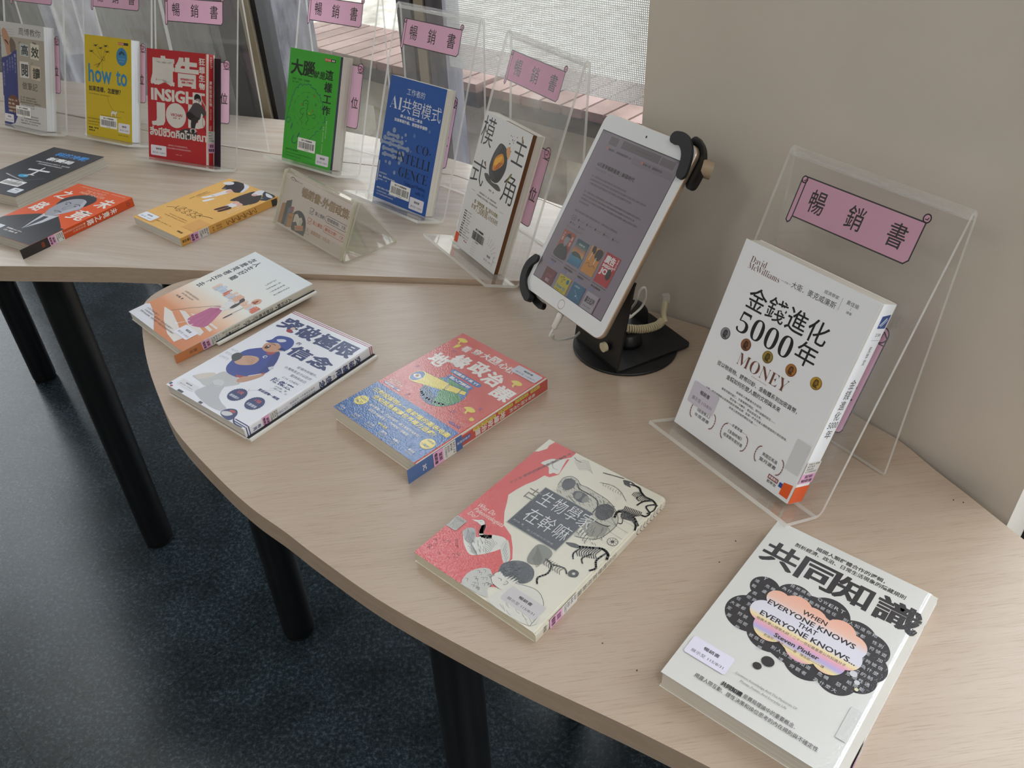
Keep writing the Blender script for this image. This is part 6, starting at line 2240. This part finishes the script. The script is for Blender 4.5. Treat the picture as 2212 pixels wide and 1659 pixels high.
A.ell(81.5, 230.4, 5.5, 5.5, 'dcdfe2', 36)
mb.build('home_button', root)
mb = MB()
A = Art(mb, (0, TH, 0), (1, 0, 0), (0, 1, 0), z=0.00006)
A.ell(84.3, 10.6, 1.5, 1.6, '101014', 20)
mb.build('camera_lens', root)

# stand
SM = M4(Vector((0.1085, 0.869, Z0)), ex, ey, Vector((0, 0, 1)))
root = empty('tablet_stand', 'black metal tablet stand with round base beside the wall', 'tablet stand', SM)
mb = MB()
mb.lathe([(0.0, 0.0), (0.066, 0.0), (0.0675, 0.001), (0.0675, 0.0028), (0.066, 0.0038), (0.0, 0.0038)], M_BLACK, 48, (-0.002, 0.047))
mb.build('base_disc', root)
mb = MB()
mb.prism(rrect(-0.0475, 0.0, 0.0475, 0.116, 0.008), 0.0040, 0.0068, mat('17181a', 0.5))
mb.build('base_plate', root)
mb = MB()
c10 = math.tan(math.radians(9))
path = [(0.004, 0.0054), (0.0006, 0.0066), (0.0, 0.010), (0.010 * c10, 0.02), (0.112 * c10, 0.120), (0.118 * c10 + 0.001, 0.126)]
sheet(mb, path, 0.095, 0.0026, mat('141517', 0.42), mat('141517', 0.42), x0=-0.0475)
mb.build('upright_plate', root)
mb = MB()
mb.lathe([(0.0, 0.0068), (0.0185, 0.0068), (0.0175, 0.012), (0.0135, 0.021), (0.0115, 0.0225), (0.0, 0.0225)], mat('101113', 0.45), 32, (0.0, 0.050))
mb.lathe([(0.0030, 0.0226), (0.0042, 0.0226), (0.0042, 0.0230), (0.0030, 0.0230)], mat('8a8d90', 0.3, metal=0.8), 20, (0.0, 0.050))
mb.build('lock_hub', root)
mb = MB()
pts = [(-0.018, 0.0), (0.018, 0.0), (0.017, 0.020)] + [(0.017 * math.cos(math.radians(a_)), 0.020 + 0.008 * math.sin(math.radians(a_))) for a_ in range(15, 181, 15)]
vsa = [Vector((p[0] - 0.036, 0.092, 0.0068 + p[1])) for p in pts]
vsb = [p + Vector((0, 0.003, 0)) for p in vsa]
mb.face(vsa, M_BLACK)
mb.face(vsb[::-1], M_BLACK)
mb.raw(vsa + vsb, [(i, (i + 1) % len(pts), (i + 1) % len(pts) + len(pts), i + len(pts)) for i in range(len(pts))], M_BLACK)
mb.build('rear_tab', root)
inv = SM.inverted() @ TM


def clamp(name_, centre, width, z0_, z1_, m):
    """curved jaw hugging a corner of the tablet; centre line in tablet mm"""
    c = [(x_ / 1000, TH - y_ / 1000) for x_, y_ in smooth_closed(centre, 4)]
    L_, R_ = [], []
    for i, p in enumerate(c):
        a, b = c[max(i - 1, 0)], c[min(i + 1, len(c) - 1)]
        d = math.hypot(b[0] - a[0], b[1] - a[1])
        nx, ny = -(b[1] - a[1]) / d * width / 2, (b[0] - a[0]) / d * width / 2
        L_.append((p[0] + nx, p[1] + ny))
        R_.append((p[0] - nx, p[1] - ny))

    def cap(p, q, k=6):
        cx, cy = (p[0] + q[0]) / 2, (p[1] + q[1]) / 2
        a0 = math.atan2(p[1] - cy, p[0] - cx)
        return [(cx + width / 2 * math.cos(a0 - math.pi * j / k), cy + width / 2 * math.sin(a0 - math.pi * j / k)) for j in range(1, k)]
    poly = L_ + cap(L_[-1], R_[-1]) + R_[::-1] + cap(R_[0], L_[0])
    mb = MB()
    mb.prism(poly, z0_, z1_, m)
    mb.v = [tuple(inv @ Vector(p)) for p in mb.v]
    return mb.build(name_, root)


RUB = mat('1d1e21', 0.6)
clamp('clamp_jaw', [(131, 0), (142, -1), (152, 4), (159, 12), (163, 22), (165, 32)], 0.0145, 0.0004, 0.0042, RUB)
clamp('clamp_arm', [(150, -4), (161, 2), (169, 12), (174, 26), (174, 38)], 0.013, -0.014, -0.0075, M_BLACK)
clamp('clamp_jaw', [(1, 200), (-6, 210), (-7, 222), (-2, 234), (8, 243), (20, 248)], 0.011, -0.004, 0.0042, RUB)
clamp('clamp_arm', [(0, 224), (8, 238), (22, 247), (38, 249)], 0.010, -0.014, -0.0075, M_BLACK)
mb = MB()
mb.tube([(0.0847, 0.12, -0.0078), (0.0847, 0.12, -0.012)], 0.045, M_BLACK, 32)
mb.tube([(0.0847, 0.12, -0.012), (0.0847, 0.12, -0.03)], 0.022, M_BLACK, 24)
bar_ = [(0.020, 0.010, -0.0115), (0.150, 0.225, -0.0115)]
mb.tube(bar_, 0.005, M_BLACK, 12)
mb.v = [tuple(inv @ Vector(p)) for p in mb.v]
mb.build('tilt_head', root)
mb = MB()
mb.tube([(0.172, 0.222, -0.013), (0.180, 0.224, -0.022)], 0.010, mat('a08c74', 0.5), 24)
mb.v = [tuple(inv @ Vector(p)) for p in mb.v]
tag(mb.build('clamp_knob', root), 'tan round clamp knob')
mb = MB()
mb.tube([(0.022, -0.0012, 0.031), (0.022, -0.0062, 0.031)], 0.0062, mat('cfc3a4', 0.5), 24)
tag(mb.build('cable_stud', root), 'cream round stud')


def spline(pts, sub=6):
    pts = [Vector(p) for p in pts]
    out = []
    for i in range(len(pts) - 1):
        p0, p1, p2, p3 = pts[max(i - 1, 0)], pts[i], pts[i + 1], pts[min(i + 2, len(pts) - 1)]
        for k in range(sub):
            t_ = k / sub
            out.append(0.5 * (2 * p1 + (p2 - p0) * t_ + (2 * p0 - 5 * p1 + 4 * p2 - p3) * t_ * t_ + (3 * p1 - p0 - 3 * p2 + p3) * t_ ** 3))
    return out + [pts[-1]]


Zv = Vector((0, 0, Z0))
CW = mat('dcdad4', 0.4)
port = TM @ Vector((0.0845, -0.0004, -0.0036))
root = empty('charging_cable', 'white charging cable plugged into the bottom of the tablet', 'cable', Matrix.Translation(port))
mb = MB()
dn = -tw
mb.tube([Vector((0, 0, 0)), dn * 0.0015, dn * 0.020, dn * 0.0215], 0.0038, CW, 16, [0.0036, 0.0042, 0.0040, 0.0028])
mb.build('plug', root)
mb = MB()
cab = [dn * 0.0215, dn * 0.032] + [Vector(p) + Zv - port for p in ((0.0545, 0.872, 0.036), (0.0545, 0.8795, 0.026), (0.0620, 0.8836, 0.020), (0.0733, 0.8888, 0.018), (0.0850, 0.8960, 0.017))]
cab += [Vector(p) + Zv - port for p in ((0.100, 0.912, 0.020), (0.125, 0.915, 0.026), (0.1495, 0.9040, 0.034), (0.1635, 0.9149, 0.036), (0.1731, 0.9184, 0.045), (0.176, 0.9163, 0.060), (0.1735, 0.9142, 0.074), (0.1674, 0.9139, 0.070), (0.1645, 0.9149, 0.058), (0.1640, 0.924, 0.045), (0.160, 0.945, 0.02))]
mb.tube(spline(cab, 8), 0.0016, CW, 10)
mb.build('cord', root)
CRM = mat('cfc2a0', 0.45)
path = spline([Vector(p) + Zv for p in ((0.1290, 0.9010, 0.033), (0.1429, 0.8932, 0.0295), (0.1562, 0.8911, 0.0275), (0.1684, 0.8934, 0.0250), (0.1816, 0.901, 0.0215), (0.1941, 0.9131, 0.0175), (0.2010, 0.9230, 0.0165))], 40)
root = empty('coiled_cord', 'cream coiled security cord behind the tablet stand', 'cord', Matrix.Translation(path[-1]))
hel = []
turn = 26 * 2 * math.pi
for i, p in enumerate(path):
    t_ = (path[min(i + 1, len(path) - 1)] - path[max(i - 1, 0)]).normalized()
    a_ = Vector((0, 0, 1))
    n1 = t_.cross(a_).normalized()
    n2 = t_.cross(n1)
    an = turn * i / (len(path) - 1)
    hel.append(p + 0.0046 * (math.cos(an) * n1 + math.sin(an) * n2) - path[-1])
mb = MB()
mb.tube(hel, 0.0014, CRM, 6)
mb.build('coil', root)
mb = MB()
e0 = hel[-1]
mb.tube(spline([e0, (0.002, 0.004, 0.008), (0.0035, 0.0075, 0.018), (0.0045, 0.0105, 0.026)], 4), 0.004, CRM, 10, None)
mb.build('end_plug', root)
mb = MB()
mb.box(0.0005, 0.0065, 0.024, 0.0095, 0.0145, 0.034, clear_mat('clear_clip', haze=0.3))
mb.build('wall_clip', root)

# ---- crumbs on the near table
r_ = random.Random(2)
for i, (px, py) in enumerate(((0.0682, 0.4401), (0.0941, 0.4114), (0.2109, 0.5497), (0.1895, 0.5246), (0.4419, 0.5931), (0.4495, 0.5893))):
    mb = MB()
    mb.tube([(0, 0, 0.0005), (0.0011 * math.cos(i), 0.0011 * math.sin(i), 0.0005)], 0.00045, mat('2a2622', 0.8), 6)
    o = mb.build('crumb', mw=Matrix.Translation((px, py, Z0)))
    tag(o, 'tiny dark crumb lying on the bare pale oak near table', 'crumb', 'dark crumbs on the near table')
